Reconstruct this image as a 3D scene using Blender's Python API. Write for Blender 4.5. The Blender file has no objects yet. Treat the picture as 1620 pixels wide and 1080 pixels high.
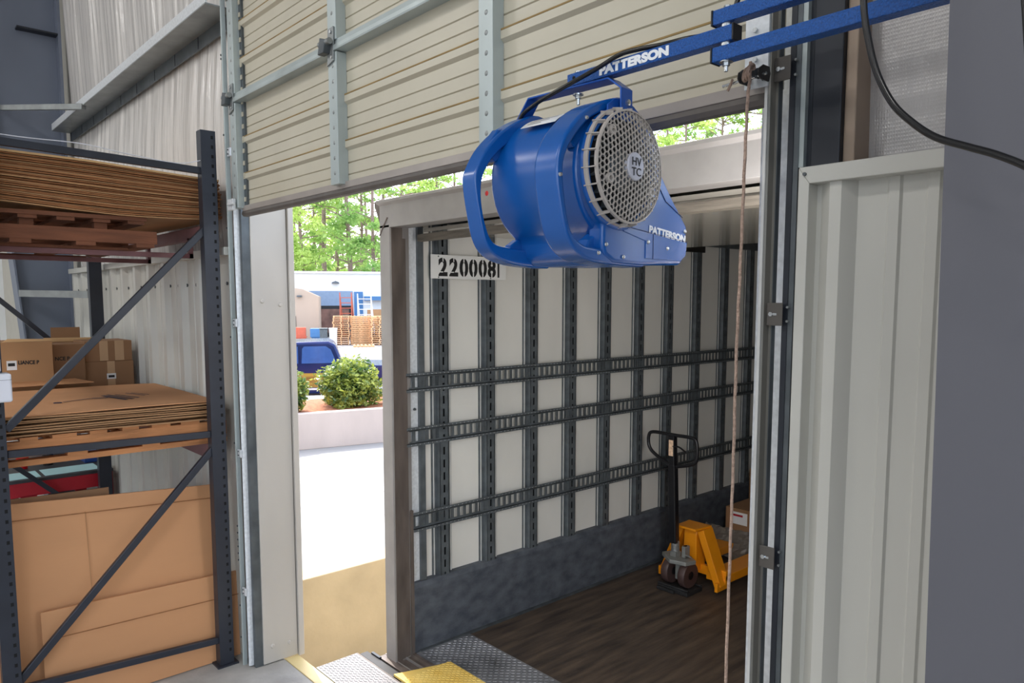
import bpy, bmesh, math, random
from mathutils import Vector, Matrix
random.seed(7)
PI = math.pi
R = math.radians
SC = bpy.context.scene
COL = SC.collection

# ------------------------------------------------------------------ camera
EYE = 2.1
cd = bpy.data.cameras.new('camera'); cam = bpy.data.objects.new('camera', cd); COL.objects.link(cam)
cam.location = (0, 0, EYE)
cam.rotation_euler = (PI/2 - math.atan(109/1168), 0, R(48.16))
cd.sensor_width = 36; cd.lens = 1168/1620*36; cd.shift_y = 45/1620
cd.clip_start = 0.02; cd.clip_end = 500
SC.camera = cam
# ------------------------------------------------------------------ sky, sun, lamps, exposure
w = bpy.data.worlds.new('sky'); SC.world = w; w.use_nodes = True
nt = w.node_tree; bg = nt.nodes['Background']
sky = nt.nodes.new('ShaderNodeTexSky'); sky.sky_type = 'NISHITA'; sky.sun_disc = False
sky.sun_elevation = R(52); sky.sun_rotation = R(-78); sky.dust_density = 2.5; sky.air_density = 1.0
hz = nt.nodes.new('ShaderNodeMix'); hz.data_type = 'RGBA'; hz.inputs['Factor'].default_value = 0.55
nt.links.new(sky.outputs[0], hz.inputs['A']); hz.inputs['B'].default_value = (2.6, 2.65, 2.75, 1)      # bright summer haze
nt.links.new(hz.outputs['Result'], bg.inputs[0]); bg.inputs[1].default_value = 0.95
sl = bpy.data.lights.new('sun', 'SUN'); so = bpy.data.objects.new('sun', sl); COL.objects.link(so)
sl.energy = 5.5; sl.angle = R(0.6); sl.color = (1.0, 0.96, 0.9)
so.location = (-20, 5, 30)
so.rotation_euler = Vector((0.9, -0.2, -1.25)).to_track_quat('-Z', 'Y').to_euler()
def area(name, loc, tgt, sx, sy, e, c=(1, 1, 1)):
    l = bpy.data.lights.new(name, 'AREA'); l.shape = 'RECTANGLE'; l.size = sx; l.size_y = sy; l.energy = e; l.color = c
    o = bpy.data.objects.new(name, l); COL.objects.link(o); o.location = loc
    o.rotation_euler = (Vector(tgt) - Vector(loc)).to_track_quat('-Z', 'Y').to_euler()
    return o
LAMPS = [(2.2, -2.6), (-2.5, -3.2), (-7.0, -3.0), (-10.5, -4.5), (0.5, -8.5), (-5.0, -9.0), (-10.0, -9.5), (-2.0, -14.0)]
for i, (x, y) in enumerate(LAMPS):
    area('high_bay_light', (x, y, 6.4), (x, y, 0), 1.3, 0.8, 95, (1, 0.98, 0.95))
# added fill lamp hidden behind the right jamb, brightens the truck (housing built below)
area('added_truck_fill_light', (-1.0, 2.03, 1.75), (-3.3, 4.6, 1.55), 0.08, 1.3, 42, (1, 0.97, 0.94))
SC.view_settings.view_transform = 'Standard'; SC.view_settings.look = 'None'
SC.view_settings.exposure = 0.0; SC.view_settings.gamma = 1.0
SC.view_settings.use_curve_mapping = False

# ------------------------------------------------------------------ materials
def lin(c):
    return tuple(((v/255)/12.92 if v/255 <= 0.04045 else ((v/255+0.055)/1.055)**2.4) for v in c)
MATS = {}
def mk(name, rgb, rough=0.5, metal=0.0, var=0.12, scale=6.0, bump=0.0, bscale=None, stretch=(1, 1, 1), spec=0.5, rgb2=None, trans=0.0, detail=5.0, thr=(0.3, 0.7)):
    if name in MATS: return MATS[name]
    m = bpy.data.materials.new(name); m.use_nodes = True; MATS[name] = m
    n = m.node_tree.nodes; L = m.node_tree.links; b = n['Principled BSDF']
    c = lin(rgb)
    b.inputs['Roughness'].default_value = rough; b.inputs['Metallic'].default_value = metal
    b.inputs['Specular IOR Level'].default_value = spec
    tc = n.new('ShaderNodeTexCoord'); mp = n.new('ShaderNodeMapping'); mp.inputs['Scale'].default_value = stretch
    L.new(tc.outputs['Object'], mp.inputs[0])
    nz = n.new('ShaderNodeTexNoise'); nz.inputs['Scale'].default_value = scale; nz.inputs['Detail'].default_value = detail
    L.new(mp.outputs[0], nz.inputs['Vector'])
    rp = n.new('ShaderNodeValToRGB'); L.new(nz.outputs['Fac'], rp.inputs[0])
    rp.color_ramp.elements[0].position = thr[0]; rp.color_ramp.elements[1].position = thr[1]
    if rgb2: a, d = c, lin(rgb2)
    else: a = tuple(v*(1-var) for v in c); d = tuple(min(1, v*(1+var)) for v in c)
    rp.color_ramp.elements[0].color = (*a, 1); rp.color_ramp.elements[1].color = (*d, 1)
    L.new(rp.outputs[0], b.inputs['Base Color'])
    if bump:
        nb = n.new('ShaderNodeTexNoise'); nb.inputs['Scale'].default_value = bscale or scale*4; nb.inputs['Detail'].default_value = 4
        L.new(mp.outputs[0], nb.inputs['Vector'])
        bp = n.new('ShaderNodeBump'); bp.inputs['Strength'].default_value = bump; bp.inputs['Distance'].default_value = 0.01
        L.new(nb.outputs['Fac'], bp.inputs['Height']); L.new(bp.outputs[0], b.inputs['Normal'])
    if trans:
        b.inputs['Transmission Weight'].default_value = 0
        tr = n.new('ShaderNodeBsdfTranslucent'); L.new(rp.outputs[0], tr.inputs[0])
        mx = n.new('ShaderNodeMixShader'); mx.inputs[0].default_value = trans
        L.new(b.outputs[0], mx.inputs[1]); L.new(tr.outputs[0], mx.inputs[2]); L.new(mx.outputs[0], n['Material Output'].inputs[0])
    return m
galv = mk('galvanised_steel', (150, 154, 154), 0.42, 0.55, 0.16, 9, 0.1)
galv_l = mk('galvanised_light', (214, 218, 222), 0.45, 0.15, 0.12, 60)
galv_w = mk('galvanised_wall_angle', (176, 186, 186), 0.38, 0.3, 0.12, 5, 0.05, stretch=(1, 1, .3))
galv_d = mk('galvanised_dark', (92, 98, 102), 0.45, 0.5, 0.25, 10, 0.1)
track_w = mk('worn_track_steel', (142, 139, 132), 0.45, 0.3, 0.14, 6, 0.08, stretch=(1, 1, .15))
bracket_m = mk('dull_bracket_steel', (92, 88, 84), 0.45, 0.3, 0.1)
blackst = mk('black_bracket', (52, 50, 50), 0.45, 0.4, 0.2)
doorw = mk('door_panel_paint', (196, 189, 170), 0.36, 0.0, 0.05, 3, 0.04, 5)
foam = mk('yellowed_foam', (150, 125, 80), 0.9, 0, 0.2, 8)
stripc = mk('door_bottom_rail', (168, 160, 154), 0.45, 0.2, 0.1, 5)
rubber = mk('black_rubber', (34, 34, 36), 0.6, 0, 0.25, 20)
seal = mk('bottom_seal', (98, 92, 88), 0.6, 0, 0.15, 8)
jambw = mk('jamb_sheet', (190, 185, 178), 0.42, 0.1, 0.06, 3, 0.03, stretch=(1, 1, .4))
liner = mk('liner_panel_white', (206, 205, 198), 0.34, 0.0, 0.05, 2.5, 0.02, stretch=(1, 1, .3))
trimw = mk('liner_trim', (200, 199, 192), 0.4, 0, 0.05, 4)
insul = mk('white_vinyl_insulation', (212, 208, 204), 0.22, 0.0, 0.12, 14, 1.0, 16, stretch=(1.6, 1, .12))
insul_r = mk('foil_insulation', (204, 201, 200), 0.24, 0.2, 0.08, 4, 1.0, 7, stretch=(1.5, 1, .7))
bluegrey = mk('primer_blue_grey', (116, 124, 140), 0.5, 0.1, 0.07, 1.5, 0.03)
bluegrey_r = mk('primer_grey_column', (92, 92, 99), 0.55, 0.0, 0.04, 1.2, 0.02, 60)
darkcol = mk('dark_jamb_steel', (40, 44, 52), 0.45, 0.2, 0.15, 5)
tape_b = mk('brown_tape', (170, 150, 132), 0.5, 0, 0.08)
conc = mk('dock_concrete', (170, 168, 164), 0.75, 0, 0.18, 5, 0.25, 40, detail=9)
pave = mk('pavement', (156, 155, 154), 0.85, 0, 0.05, 0.8, 0.1, 30)
tanc = mk('retaining_concrete', (184, 166, 134), 0.85, 0, 0.13, 2.2, 0.15, 20)
planterc = mk('planter_concrete', (196, 182, 176), 0.85, 0, 0.06, 2.5, 0.1, 20, stretch=(1, 1, .4))
mulch = mk('mulch', (165, 105, 75), 0.95, 0, 0.4, 12, 0.8)
rackb = mk('rack_black_paint', (46, 50, 60), 0.38, 0.15, 0.12, 8, 0.03)
rackred = mk('rack_beam_maroon', (122, 82, 84), 0.5, 0.1, 0.15, 8)
holec = mk('slot_dark', (14, 14, 16), 0.9, 0, 0.1)
card = mk('cardboard', (202, 148, 104), 0.8, 0, 0.06, 3, 0.05, 60, stretch=(1, .2, 1))
card_t = mk('cardboard_light', (220, 180, 130), 0.8, 0, 0.06, 3)
card_e = mk('cardboard_edge', (150, 100, 62), 0.85, 0, 0.2, 20)
card_b = mk('cardboard_box', (176, 134, 94), 0.8, 0, 0.07, 4)
card_d = mk('cardboard_box_darker', (150, 112, 80), 0.8, 0, 0.07, 4)
tapec = mk('packing_tape', (196, 160, 124), 0.3, 0, 0.05, 6)
wood = mk('pallet_wood', (190, 130, 84), 0.8, 0, 0.25, 8, 0.25, 30, stretch=(4, .5, 4))
wood_r = mk('pallet_wood_red', (112, 68, 46), 0.8, 0, 0.25, 8, 0.25, 30, stretch=(4, .5, 4))
paper = mk('white_paper', (236, 236, 236), 0.6, 0, 0.03)
paper_c = mk('pale_blue_paper', (180, 222, 228), 0.6, 0, 0.03)
ink = mk('black_ink', (24, 24, 26), 0.6, 0, 0.05)
ink_b = mk('dark_blue_ink', (48, 46, 66), 0.7, 0, 0.1)
red = mk('red_paint', (176, 28, 44), 0.45, 0.0, 0.12, 5)
redcup = mk('red_plastic', (200, 24, 34), 0.35, 0, 0.03)
plast_w = mk('white_plastic', (226, 228, 238), 0.3, 0, 0.02)
bluepl = mk('blue_binder', (36, 70, 140), 0.4, 0, 0.05)
bench_t = mk('bench_top_dark', (60, 60, 64), 0.5, 0, 0.2, 8)
blue = mk('blue_housing', (8, 86, 166), 0.27, 0.0, 0.04, 3, 0.0, spec=0.75)
blue_t = mk('blue_textured_tube', (20, 82, 158), 0.36, 0.1, 0.35, 260, 0.5, 260)
blue_y = mk('blue_steel_yoke', (20, 82, 170), 0.32, 0.15, 0.05, 5)
seam = mk('seam_dark_blue', (10, 40, 90), 0.6, 0, 0.05)
grillem = mk('grey_plastic_guard', (186, 178, 170), 0.4, 0.0, 0.08, 20)
logo_m = mk('logo_disc_silver', (196, 196, 206), 0.4, 0.1, 0.03)
zinc = mk('zinc_bolt', (200, 204, 206), 0.25, 0.85, 0.08, 30)
whiteink = mk('white_lettering', (235, 238, 242), 0.5, 0, 0.02)
tw_panel = mk('truck_wall_white', (222, 220, 214), 0.45, 0, 0.07, 2.2, 0.03, stretch=(1, 1, .5), detail=8)
tpost = mk('logistic_post_steel', (98, 104, 108), 0.45, 0.35, 0.25, 14, 0.1)
tlight = mk('bright_zinc_edge', (214, 214, 212), 0.35, 0.2, 0.12, 10)
kick = mk('scuffed_kick_plate', (66, 71, 80), 0.6, 0.1, 0.4, 11, 0.35, 60, stretch=(1, 1, 1.6), rgb2=(98, 103, 111), detail=9)
tfloor = mk('worn_truck_floor', (52, 45, 42), 0.5, 0, 0.4, 4, 0.15, 30, stretch=(5, .6, 1), rgb2=(96, 82, 70), detail=9)
tframe = mk('truck_frame_galvanised', (164, 160, 158), 0.5, 0.35, 0.12, 5, 0.08)
tframe_d = mk('truck_post_worn', (112, 102, 96), 0.5, 0.3, 0.3, 12, 0.1, stretch=(1, 1, .3))
tceil = mk('truck_ceiling', (196, 190, 178), 0.16, 0.3, 0.06, 2)
dplate = mk('tread_plate_dark', (92, 94, 98), 0.36, 0.35, 0.25, 3, 0.1, rgb2=(164, 166, 172))
splate = mk('tread_plate_silver', (136, 134, 136), 0.45, 0.0, 0.08, 10)
yplate = mk('tread_plate_yellow', (232, 194, 92), 0.5, 0.0, 0.2, 9, 0.1, rgb2=(244, 216, 130))
yband = mk('yellow_steel_angle', (214, 194, 140), 0.45, 0.05, 0.08, 6)
orange = mk('orange_paint', (240, 150, 20), 0.35, 0, 0.06, 6)
jackgrey = mk('cast_grey', (140, 142, 140), 0.5, 0.3, 0.12, 12)
wheelm = mk('brown_wheel', (74, 56, 54), 0.5, 0, 0.15, 12)
blackp = mk('black_paint', (26, 26, 30), 0.35, 0.1, 0.1)
hosem = mk('black_rubber_cable', (18, 18, 20), 0.24, 0, 0.1)
ropem = mk('worn_rope', (178, 152, 136), 0.9, 0, 0.25, 120, 0.6, 200)
film = mk('plastic_film', (120, 112, 104), 0.15, 0, 0.1, 8, 0.4)
navy = mk('navy_car_paint', (30, 44, 96), 0.15, 0.3, 0.05)
glassb = mk('car_window', (60, 90, 150), 0.08, 0.0, 0.1)
tyre = mk('tyre', (28, 28, 28), 0.8)
bwhite = mk('building_white', (236, 238, 240), 0.7, 0, 0.02, 1)
btan = mk('building_tan', (186, 166, 148), 0.75, 0, 0.03, 1)
bblue = mk('blue_trim', (70, 120, 170), 0.5, 0, 0.05)
bshut = mk('shutter_blue_grey', (130, 150, 175), 0.5, 0, 0.05)
bdark = mk('doorway_dark', (40, 42, 46), 0.8)
newwood = mk('fresh_pallet_wood', (224, 178, 132), 0.8, 0, 0.15, 6)
bark = mk('pine_bark', (140, 118, 110), 0.9, 0, 0.2, 6, 0.4)
leafA = mk('pine_foliage', (148, 184, 88), 0.7, 0, 0.3, 0.5, trans=0.5, rgb2=(216, 230, 140))
leafB = mk('pine_foliage_deep', (112, 158, 84), 0.7, 0, 0.3, 0.5, trans=0.5, rgb2=(188, 212, 124))
bushm = mk('bush_leaf', (58, 96, 58), 0.25, 0, 0.3, 6, trans=0.3, rgb2=(190, 200, 92), thr=(.38, .66))
roofm = mk('hall_ceiling', (190, 190, 190), 0.8, 0, 0.03)
outwall = mk('hall_outer_wall', (200, 196, 186), 0.7, 0, 0.04)

def scrim(m):
    n = m.node_tree.nodes; L = m.node_tree.links; b = n['Principled BSDF']; old = b.inputs['Normal'].links[0].from_node
    tc = n.new('ShaderNodeTexCoord'); hs = []
    for d in ('X', 'Z'):
        wv = n.new('ShaderNodeTexWave'); wv.bands_direction = d; wv.inputs['Scale'].default_value = 58 if d == 'X' else 40; wv.inputs['Distortion'].default_value = 0.6
        L.new(tc.outputs['Object'], wv.inputs[0]); hs.append(wv)
    mx = n.new('ShaderNodeMath'); mx.operation = 'MAXIMUM'; L.new(hs[0].outputs['Fac'], mx.inputs[0]); L.new(hs[1].outputs['Fac'], mx.inputs[1])
    bp = n.new('ShaderNodeBump'); bp.inputs['Strength'].default_value = 0.14; bp.inputs['Distance'].default_value = 0.003
    L.new(mx.outputs[0], bp.inputs['Height']); L.new(old.outputs[0], bp.inputs['Normal']); L.new(bp.outputs[0], b.inputs['Normal'])
scrim(insul_r)
# ------------------------------------------------------------------ mesh helpers
class MB:
    def __init__(s): s.v = []; s.f = []
    def add(s, vs, fs):
        b = len(s.v); s.v += [tuple(v) for v in vs]; s.f += [tuple(i+b for i in f) for f in fs]; return s
    def box(s, x0, x1, y0, y1, z0, z1):
        x0, x1 = min(x0, x1), max(x0, x1); y0, y1 = min(y0, y1), max(y0, y1); z0, z1 = min(z0, z1), max(z0, z1)
        return s.add([(x0, y0, z0), (x1, y0, z0), (x1, y1, z0), (x0, y1, z0), (x0, y0, z1), (x1, y0, z1), (x1, y1, z1), (x0, y1, z1)],
                     [(0, 3, 2, 1), (4, 5, 6, 7), (0, 1, 5, 4), (1, 2, 6, 5), (2, 3, 7, 6), (3, 0, 4, 7)])
    def prism(s, poly, axis, a0, a1):
        # poly in the two other axes, in order (axis x: (y,z); y: (x,z); z: (x,y))
        def P(p, a): return {'x': (a, p[0], p[1]), 'y': (p[0], a, p[1]), 'z': (p[0], p[1], a)}[axis]
        n = len(poly); vs = [P(p, a0) for p in poly] + [P(p, a1) for p in poly]
        fs = [tuple(range(n-1, -1, -1)), tuple(range(n, 2*n))] + [(i, (i+1) % n, n+(i+1) % n, n+i) for i in range(n)]
        return s.add(vs, fs)
    def bar(s, p0, p1, w, h, up=(0, 0, 1)):
        p0, p1 = Vector(p0), Vector(p1); d = (p1-p0).normalized(); u = Vector(up)
        if abs(d.dot(u)) > 0.99: u = Vector((0, 1, 0))
        a = d.cross(u).normalized()*w/2; b = a.cross(d).normalized()*h/2
        vs = [p0-a-b, p0+a-b, p0+a+b, p0-a+b, p1-a-b, p1+a-b, p1+a+b, p1-a+b]
        return s.add(vs, [(0, 3, 2, 1), (4, 5, 6, 7), (0, 1, 5, 4), (1, 2, 6, 5), (2, 3, 7, 6), (3, 0, 4, 7)])
    def cyl(s, p0, p1, r0, r1=None, n=16):
        r1 = r0 if r1 is None else r1
        p0, p1 = Vector(p0), Vector(p1); d = (p1-p0).normalized()
        u = Vector((0, 0, 1)) if abs(d.z) < 0.9 else Vector((1, 0, 0)); a = d.cross(u).normalized(); b = d.cross(a)
        vs = [p0+(a*math.cos(2*PI*i/n)+b*math.sin(2*PI*i/n))*r0 for i in range(n)] + [p1+(a*math.cos(2*PI*i/n)+b*math.sin(2*PI*i/n))*r1 for i in range(n)]
        return s.add(vs, [tuple(range(n-1, -1, -1)), tuple(range(n, 2*n))] + [(i, (i+1) % n, n+(i+1) % n, n+i) for i in range(n)])
    def tube(s, pts, r, n=10, closed=False):
        pts = [Vector(p) for p in pts]; m = len(pts); vs = []; a = None
        for i, p in enumerate(pts):
            if closed: d = (pts[(i+1) % m]-pts[i-1]).normalized()
            else: d = (pts[min(i+1, m-1)]-pts[max(i-1, 0)]).normalized()
            if a is None:
                u = Vector((0, 0, 1)) if abs(d.z) < 0.9 else Vector((1, 0, 0)); a = d.cross(u).normalized()
            else: a = (a - d*a.dot(d)).normalized()
            b = d.cross(a)
            vs += [p+(a*math.cos(2*PI*k/n)+b*math.sin(2*PI*k/n))*r for k in range(n)]
        fs = [(i*n+k, i*n+(k+1) % n, ((i+1) % m)*n+(k+1) % n, ((i+1) % m)*n+k) for i in range(m if closed else m-1) for k in range(n)]
        if not closed: fs += [tuple(range(n-1, -1, -1)), tuple(range((m-1)*n, m*n))]
        return s.add(vs, fs)
    def lathe(s, prof, c, axis='z', n=24):
        # prof: (r, h) list
        vs = []
        for r, h in prof:
            for k in range(n):
                u, v = r*math.cos(2*PI*k/n), r*math.sin(2*PI*k/n)
                p = {'z': (u, v, h), 'x': (h, u, v), 'y': (v, h, u)}[axis]
                vs.append((c[0]+p[0], c[1]+p[1], c[2]+p[2]))
        m = len(prof)
        fs = [(i*n+k, i*n+(k+1) % n, (i+1)*n+(k+1) % n, (i+1)*n+k) for i in range(m-1) for k in range(n)]
        return s.add(vs, fs)
    def build(s, name, mat, parent=None, bevel=0, seg=2, smooth=False, local=False, solid=0, subd=0):
        off = Vector((0, 0, 0))
        if parent is not None and not local:
            q = parent
            while q is not None: off += q.location; q = q.parent
        me = bpy.data.meshes.new(name)
        me.from_pydata([(v[0]-off.x, v[1]-off.y, v[2]-off.z) for v in s.v], [], s.f)
        bm = bmesh.new(); bm.from_mesh(me); bmesh.ops.recalc_face_normals(bm, faces=bm.faces); bm.to_mesh(me); bm.free()
        me.materials.append(mat)
        o = bpy.data.objects.new(name, me); COL.objects.link(o)
        if parent is not None: o.parent = parent
        if smooth:
            for p in me.polygons: p.use_smooth = True
        if solid:
            q = o.modifiers.new('solid', 'SOLIDIFY'); q.thickness = solid; q.offset = 0
        if bevel:
            q = o.modifiers.new('bevel', 'BEVEL'); q.width = bevel; q.segments = seg; q.limit_method = 'ANGLE'; q.angle_limit = R(35)
            q.harden_normals = False
        if subd:
            q = o.modifiers.new('sub', 'SUBSURF'); q.levels = subd; q.render_levels = subd
        if smooth and not subd:
            try: me.set_sharp_from_angle(angle=R(38))
            except Exception: pass
        return o
def paint(o, mb, mat, local=False):
    # adds surface detail to the same mesh as a second material
    off = Vector((0, 0, 0)); q = o.parent
    while q is not None and not local: off += q.location; q = q.parent
    me = o.data; bm = bmesh.new(); bm.from_mesh(me); idx = len(me.materials)
    vs = [bm.verts.new((v[0]-off.x, v[1]-off.y, v[2]-off.z)) for v in mb.v]; nf = []
    for f in mb.f:
        q = bm.faces.new([vs[i] for i in f]); q.material_index = idx; nf.append(q)
    bmesh.ops.recalc_face_normals(bm, faces=nf); bm.to_mesh(me); bm.free(); me.materials.append(mat); return o
def tag(o, label=None, cat=None, group=None, kind=None):
    if label: o['label'] = label
    if cat: o['category'] = cat
    if group: o['group'] = group
    if kind: o['kind'] = kind
    return o
def thing(name, loc, label, cat, group=None, rz=0, kind=None):
    o = bpy.data.objects.new(name, None); o.empty_display_size = 0.1; COL.objects.link(o); o.location = loc; o.rotation_euler = (0, 0, rz)
    return tag(o, label, cat, group, kind)
def dup(root, loc=None, rz=None, label=None, group=None):
    r = root.copy(); COL.objects.link(r)
    if loc is not None: r.location = loc
    if rz is not None: r.rotation_euler = (0, 0, rz)
    if label: r['label'] = label
    if group: r['group'] = group
    for ch in list(root.children):
        c = ch.copy(); COL.objects.link(c); c.parent = r
        for g in list(ch.children):
            d = g.copy(); COL.objects.link(d); d.parent = c
    return r
def text(s, name, mat, parent, size, M, extrude=0.0004, offset=0.0, sx=1.0, align='LEFT'):
    cu = bpy.data.curves.new(name, 'FONT'); cu.body = s; cu.size = size; cu.extrude = extrude; cu.offset = offset; cu.align_x = align
    cu.resolution_u = 4
    t = bpy.data.objects.new(name, cu); COL.objects.link(t)
    dg = bpy.context.evaluated_depsgraph_get(); me = bpy.data.meshes.new_from_object(t.evaluated_get(dg))
    bpy.data.objects.remove(t); me.transform(M @ Matrix.Diagonal((sx, 1, 1, 1)))
    me.materials.clear(); me.materials.append(mat); me.name = name
    o = bpy.data.objects.new(name, me); COL.objects.link(o)
    if parent is not None: o.parent = parent
    return o
def frame(origin, xd, yd):
    x = Vector(xd).normalized(); z = x.cross(Vector(yd)).normalized(); y = z.cross(x)
    M = Matrix.Identity(4)
    for i in range(3): M[i][0], M[i][1], M[i][2], M[i][3] = x[i], y[i], z[i], origin[i]
    return M
def struct(o): o['kind'] = 'structure'; return o
def smoothpath(P, k=6):
    P = [Vector(p) for p in P]; out = []
    for i in range(len(P)-1):
        p0 = P[max(i-1, 0)]; p1 = P[i]; p2 = P[i+1]; p3 = P[min(i+2, len(P)-1)]
        for j in range(k):
            t = j/k
            out.append(0.5*((2*p1)+(p2-p0)*t+(2*p0-5*p1+4*p2-p3)*t*t+(3*p1-p0-3*p2+p3)*t**3))
    out.append(P[-1]); return out

# ------------------------------------------------------------------ hall shell
WY = 1.63          # inner face of the door wall
struct(MB().box(-13, 4, -16, 1.785, -0.25, 0).build('floor', conc))
struct(MB().box(-13, 4, -16, 1.9, 7.2, 7.4).build('ceiling', roofm))
wf = MB()
wf.box(-13, -4.03, 1.70, 1.9, -0.0, 7.2).box(-0.86, 4, 1.70, 1.9, 0, 7.2).box(-4.03, -0.86, 1.70, 1.9, 3.9, 7.2)
struct(wf.build('wall_front', outwall))
struct(MB().box(-13, 4, 1.66, 1.89, -1.75, -0.26).build('wall_dock_base', conc))
struct(MB().box(-13.2, -13, -16, 1.9, 0, 7.2).build('wall_left', bwhite))
struct(MB().box(4, 4.2, -16, 1.9, 5.2, 7.2).box(4, 4.2, -1.0, 1.9, 0, 5.2).box(4, 4.2, -16, -14, 0, 5.2).build('wall_right', bwhite))       # unseen side, left wide open to let daylight in
struct(MB().box(-13, 4, -16.2, -16, 0, 7.2).build('wall_back', bwhite))
# white vinyl insulation, wrinkled sheet (left of the door) in two bays
def sheet(name, x0, x1, z0, z1, y, mat, amp, fx, label, nx=260, nz=24, seed=1):
    rnd = random.Random(seed)
    ph = [(rnd.uniform(fx*.4, fx*1.8), rnd.uniform(0, 6.28), rnd.uniform(.3, 1), rnd.uniform(-.7, .7)) for _ in range(7)]
    m = MB(); vs = []
    for j in range(nz+1):
        z = z0+(z1-z0)*j/nz; t = j/nz; env = 0.35+0.65*math.sin(PI*min(1, max(0, t)))
        for i in range(nx+1):
            x = x0+(x1-x0)*i/nx
            d = sum(a*math.sin(f*x+p+q*z*2) for f, p, a, q in ph)/3
            vs.append((x, y-env*(0.03*math.sin(PI*t)+amp*(0.6+d*0.5)), z))
    fs = [(j*(nx+1)+i, j*(nx+1)+i+1, (j+1)*(nx+1)+i+1, (j+1)*(nx+1)+i) for j in range(nz) for i in range(nx)]
    m.add(vs, fs)
    o = m.build(name, mat, smooth=True); tag(o, label, 'insulation'); return o
sheet('insulation_blanket', -8.07, -4.15, 2.385, 3.665, 1.69, insul, 0.02, 34, 'wrinkled white insulation sheet below the sloping steel girt', seed=3)
sheet('insulation_blanket', -8.07, -4.15, 3.672, 6.8, 1.69, insul, 0.026, 34, 'wrinkled white insulation sheet above the steel girt', seed=5)
sheet('insulation_blanket', -0.735, 0.6, 2.36, 4.2, 1.69, insul_r, 0.004, 14, 'shiny foil-faced insulation above the white panel beside the right column', nx=90, seed=8)
# ribbed liner panels
def liner_panel(name, x0, x1, ribs, z0, z1, label, d=0.034):
    pts = [(x0, WY)]
    for r in ribs: pts += [(r, WY), (r+0.02, WY-d), (r+0.045, WY-d), (r+0.078, WY)]
    pts.append((x1, WY)); m = MB(); n = len(pts)
    m.add([(p[0], p[1], z0) for p in pts]+[(p[0], p[1], z1) for p in pts], [(i, i+1, n+i+1, n+i) for i in range(n-1)])
    # small stiffening beads in the pans
    o = m.build(name, liner, solid=0.0015)
    tag(o, label, 'wall panel'); return o
lp = thing('liner_panel', (-6.4, WY, 0), 'ribbed white metal wall lining left of the door, behind the rack', 'wall panel')
m = MB(); pts = [(-8.07, WY)]
r = -8.05
while r < -4.5: pts += [(r, WY), (r+0.025, WY-.036), (r+0.075, WY-.036), (r+0.1, WY), (r+.2, WY), (r+.205, WY-.006), (r+.215, WY-.006), (r+.22, WY)]; r += 0.335
pts.append((-4.16, WY)); n = len(pts)
m.add([(p[0], p[1], 0.0) for p in pts]+[(p[0], p[1], 2.36) for p in pts], [(i, i+1, n+i+1, n+i) for i in range(n-1)])
m.build('ribbed_sheet', liner, lp, solid=0.0015)
MB().box(-8.08, -4.16, 1.575, 1.66, 2.355, 2.40).build('top_cap', trimw, lp, bevel=0.003)
m = MB(); r = -7.95
while r < -4.2: m.cyl((r, WY-.007, 2.2), (r, WY, 2.2), 0.011, 0.009, 8); r += 0.1675
m.build('panel_screws', galv_d, lp)
rp = thing('liner_panel', (-0.66, WY, 0), 'ribbed white metal wall lining right of the door, beside the grey column', 'wall panel')
m = MB(); pts = [(-0.82, WY)]
for r in (-0.785, -0.485, -0.185, 0.12, 0.42): pts += [(r, WY), (r+0.031, WY-.03), (r+0.056, WY-.03), (r+0.079, WY), (r+.14, WY), (r+.145, WY-.005), (r+.165, WY-.005), (r+.17, WY), (r+.215, WY), (r+.22, WY-.005), (r+.24, WY-.005), (r+.245, WY)]
pts.append((0.8, WY)); n = len(pts)
m.add([(p[0], p[1], 0.0) for p in pts]+[(p[0], p[1], 2.36) for p in pts], [(i, i+1, n+i+1, n+i) for i in range(n-1)])
m.build('ribbed_sheet', liner, rp, solid=0.0015)
MB().prism([(-0.821, 2.394), (0.8, 2.394), (0.8, 2.357), (-0.796, 2.357)], 'y', 1.588, 1.64).build('top_trim', trimw, rp, bevel=0.002)
MB().prism([(-0.821, 0), (-0.821, 2.394), (-0.796, 2.357), (-0.796, 0)], 'y', 1.588, 1.64).build('side_trim', trimw, rp, bevel=0.002)
MB().cyl((-0.806, 1.584, 2.378), (-0.806, 1.59, 2.378), 0.004, n=10).build('trim_screw', galv_d, rp)

# ------------------------------------------------------------------ jambs of the dock door
jl = MB().box(-4.03, -4.0, 1.66, 1.868, 0.006, 3.9)
j = struct(jl.build('trim_1', jambw, bevel=0.004))
struct(MB().box(-4.03, -3.985, 1.872, 1.905, 0.0, 3.9).build('trim_2', jambw, bevel=0.003))
struct(MB().box(-4.035, -4.008, 1.615, 1.662, 0.0, 3.9).build('trim_3', galv_d, bevel=0.002))
m = MB()
for (y, z) in ((1.715, 0.105), (1.82, 0.095), (1.715, 2.1), (1.82, 2.08)): m.lathe([(0.0, 0.009), (0.009, 0.008), (0.013, 0)], (-4.0, y, z), 'x', 14)
m.build('panel_bolts', jambw, j, smooth=True)
# right jamb: dark column, light flashing, galvanised angles
struct(MB().box(-0.802, -0.737, 1.60, 1.70, 2.36, 6.5).build('trim_4', darkcol, bevel=0.003))
struct(MB().box(-0.737, -0.712, 1.615, 1.70, 2.36, 6.5).build('trim_5', tape_b, bevel=0.003))
struct(MB().box(-0.99, -0.862, 1.72, 1.735, 0, 3.9).build('trim_6', galv_l))
struct(MB().box(-0.852, -0.836, 1.61, 1.70, 0, 3.9).build('trim_7', galv_d, bevel=0.002))
m = MB().box(-0.824, -0.813, 1.592, 1.70, 2.395, 6).build('trim_8', galv_w); struct(m)
struct(MB().box(-0.813, -0.802, 1.606, 1.70, 2.395, 6).build('trim_9', darkcol))

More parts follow.
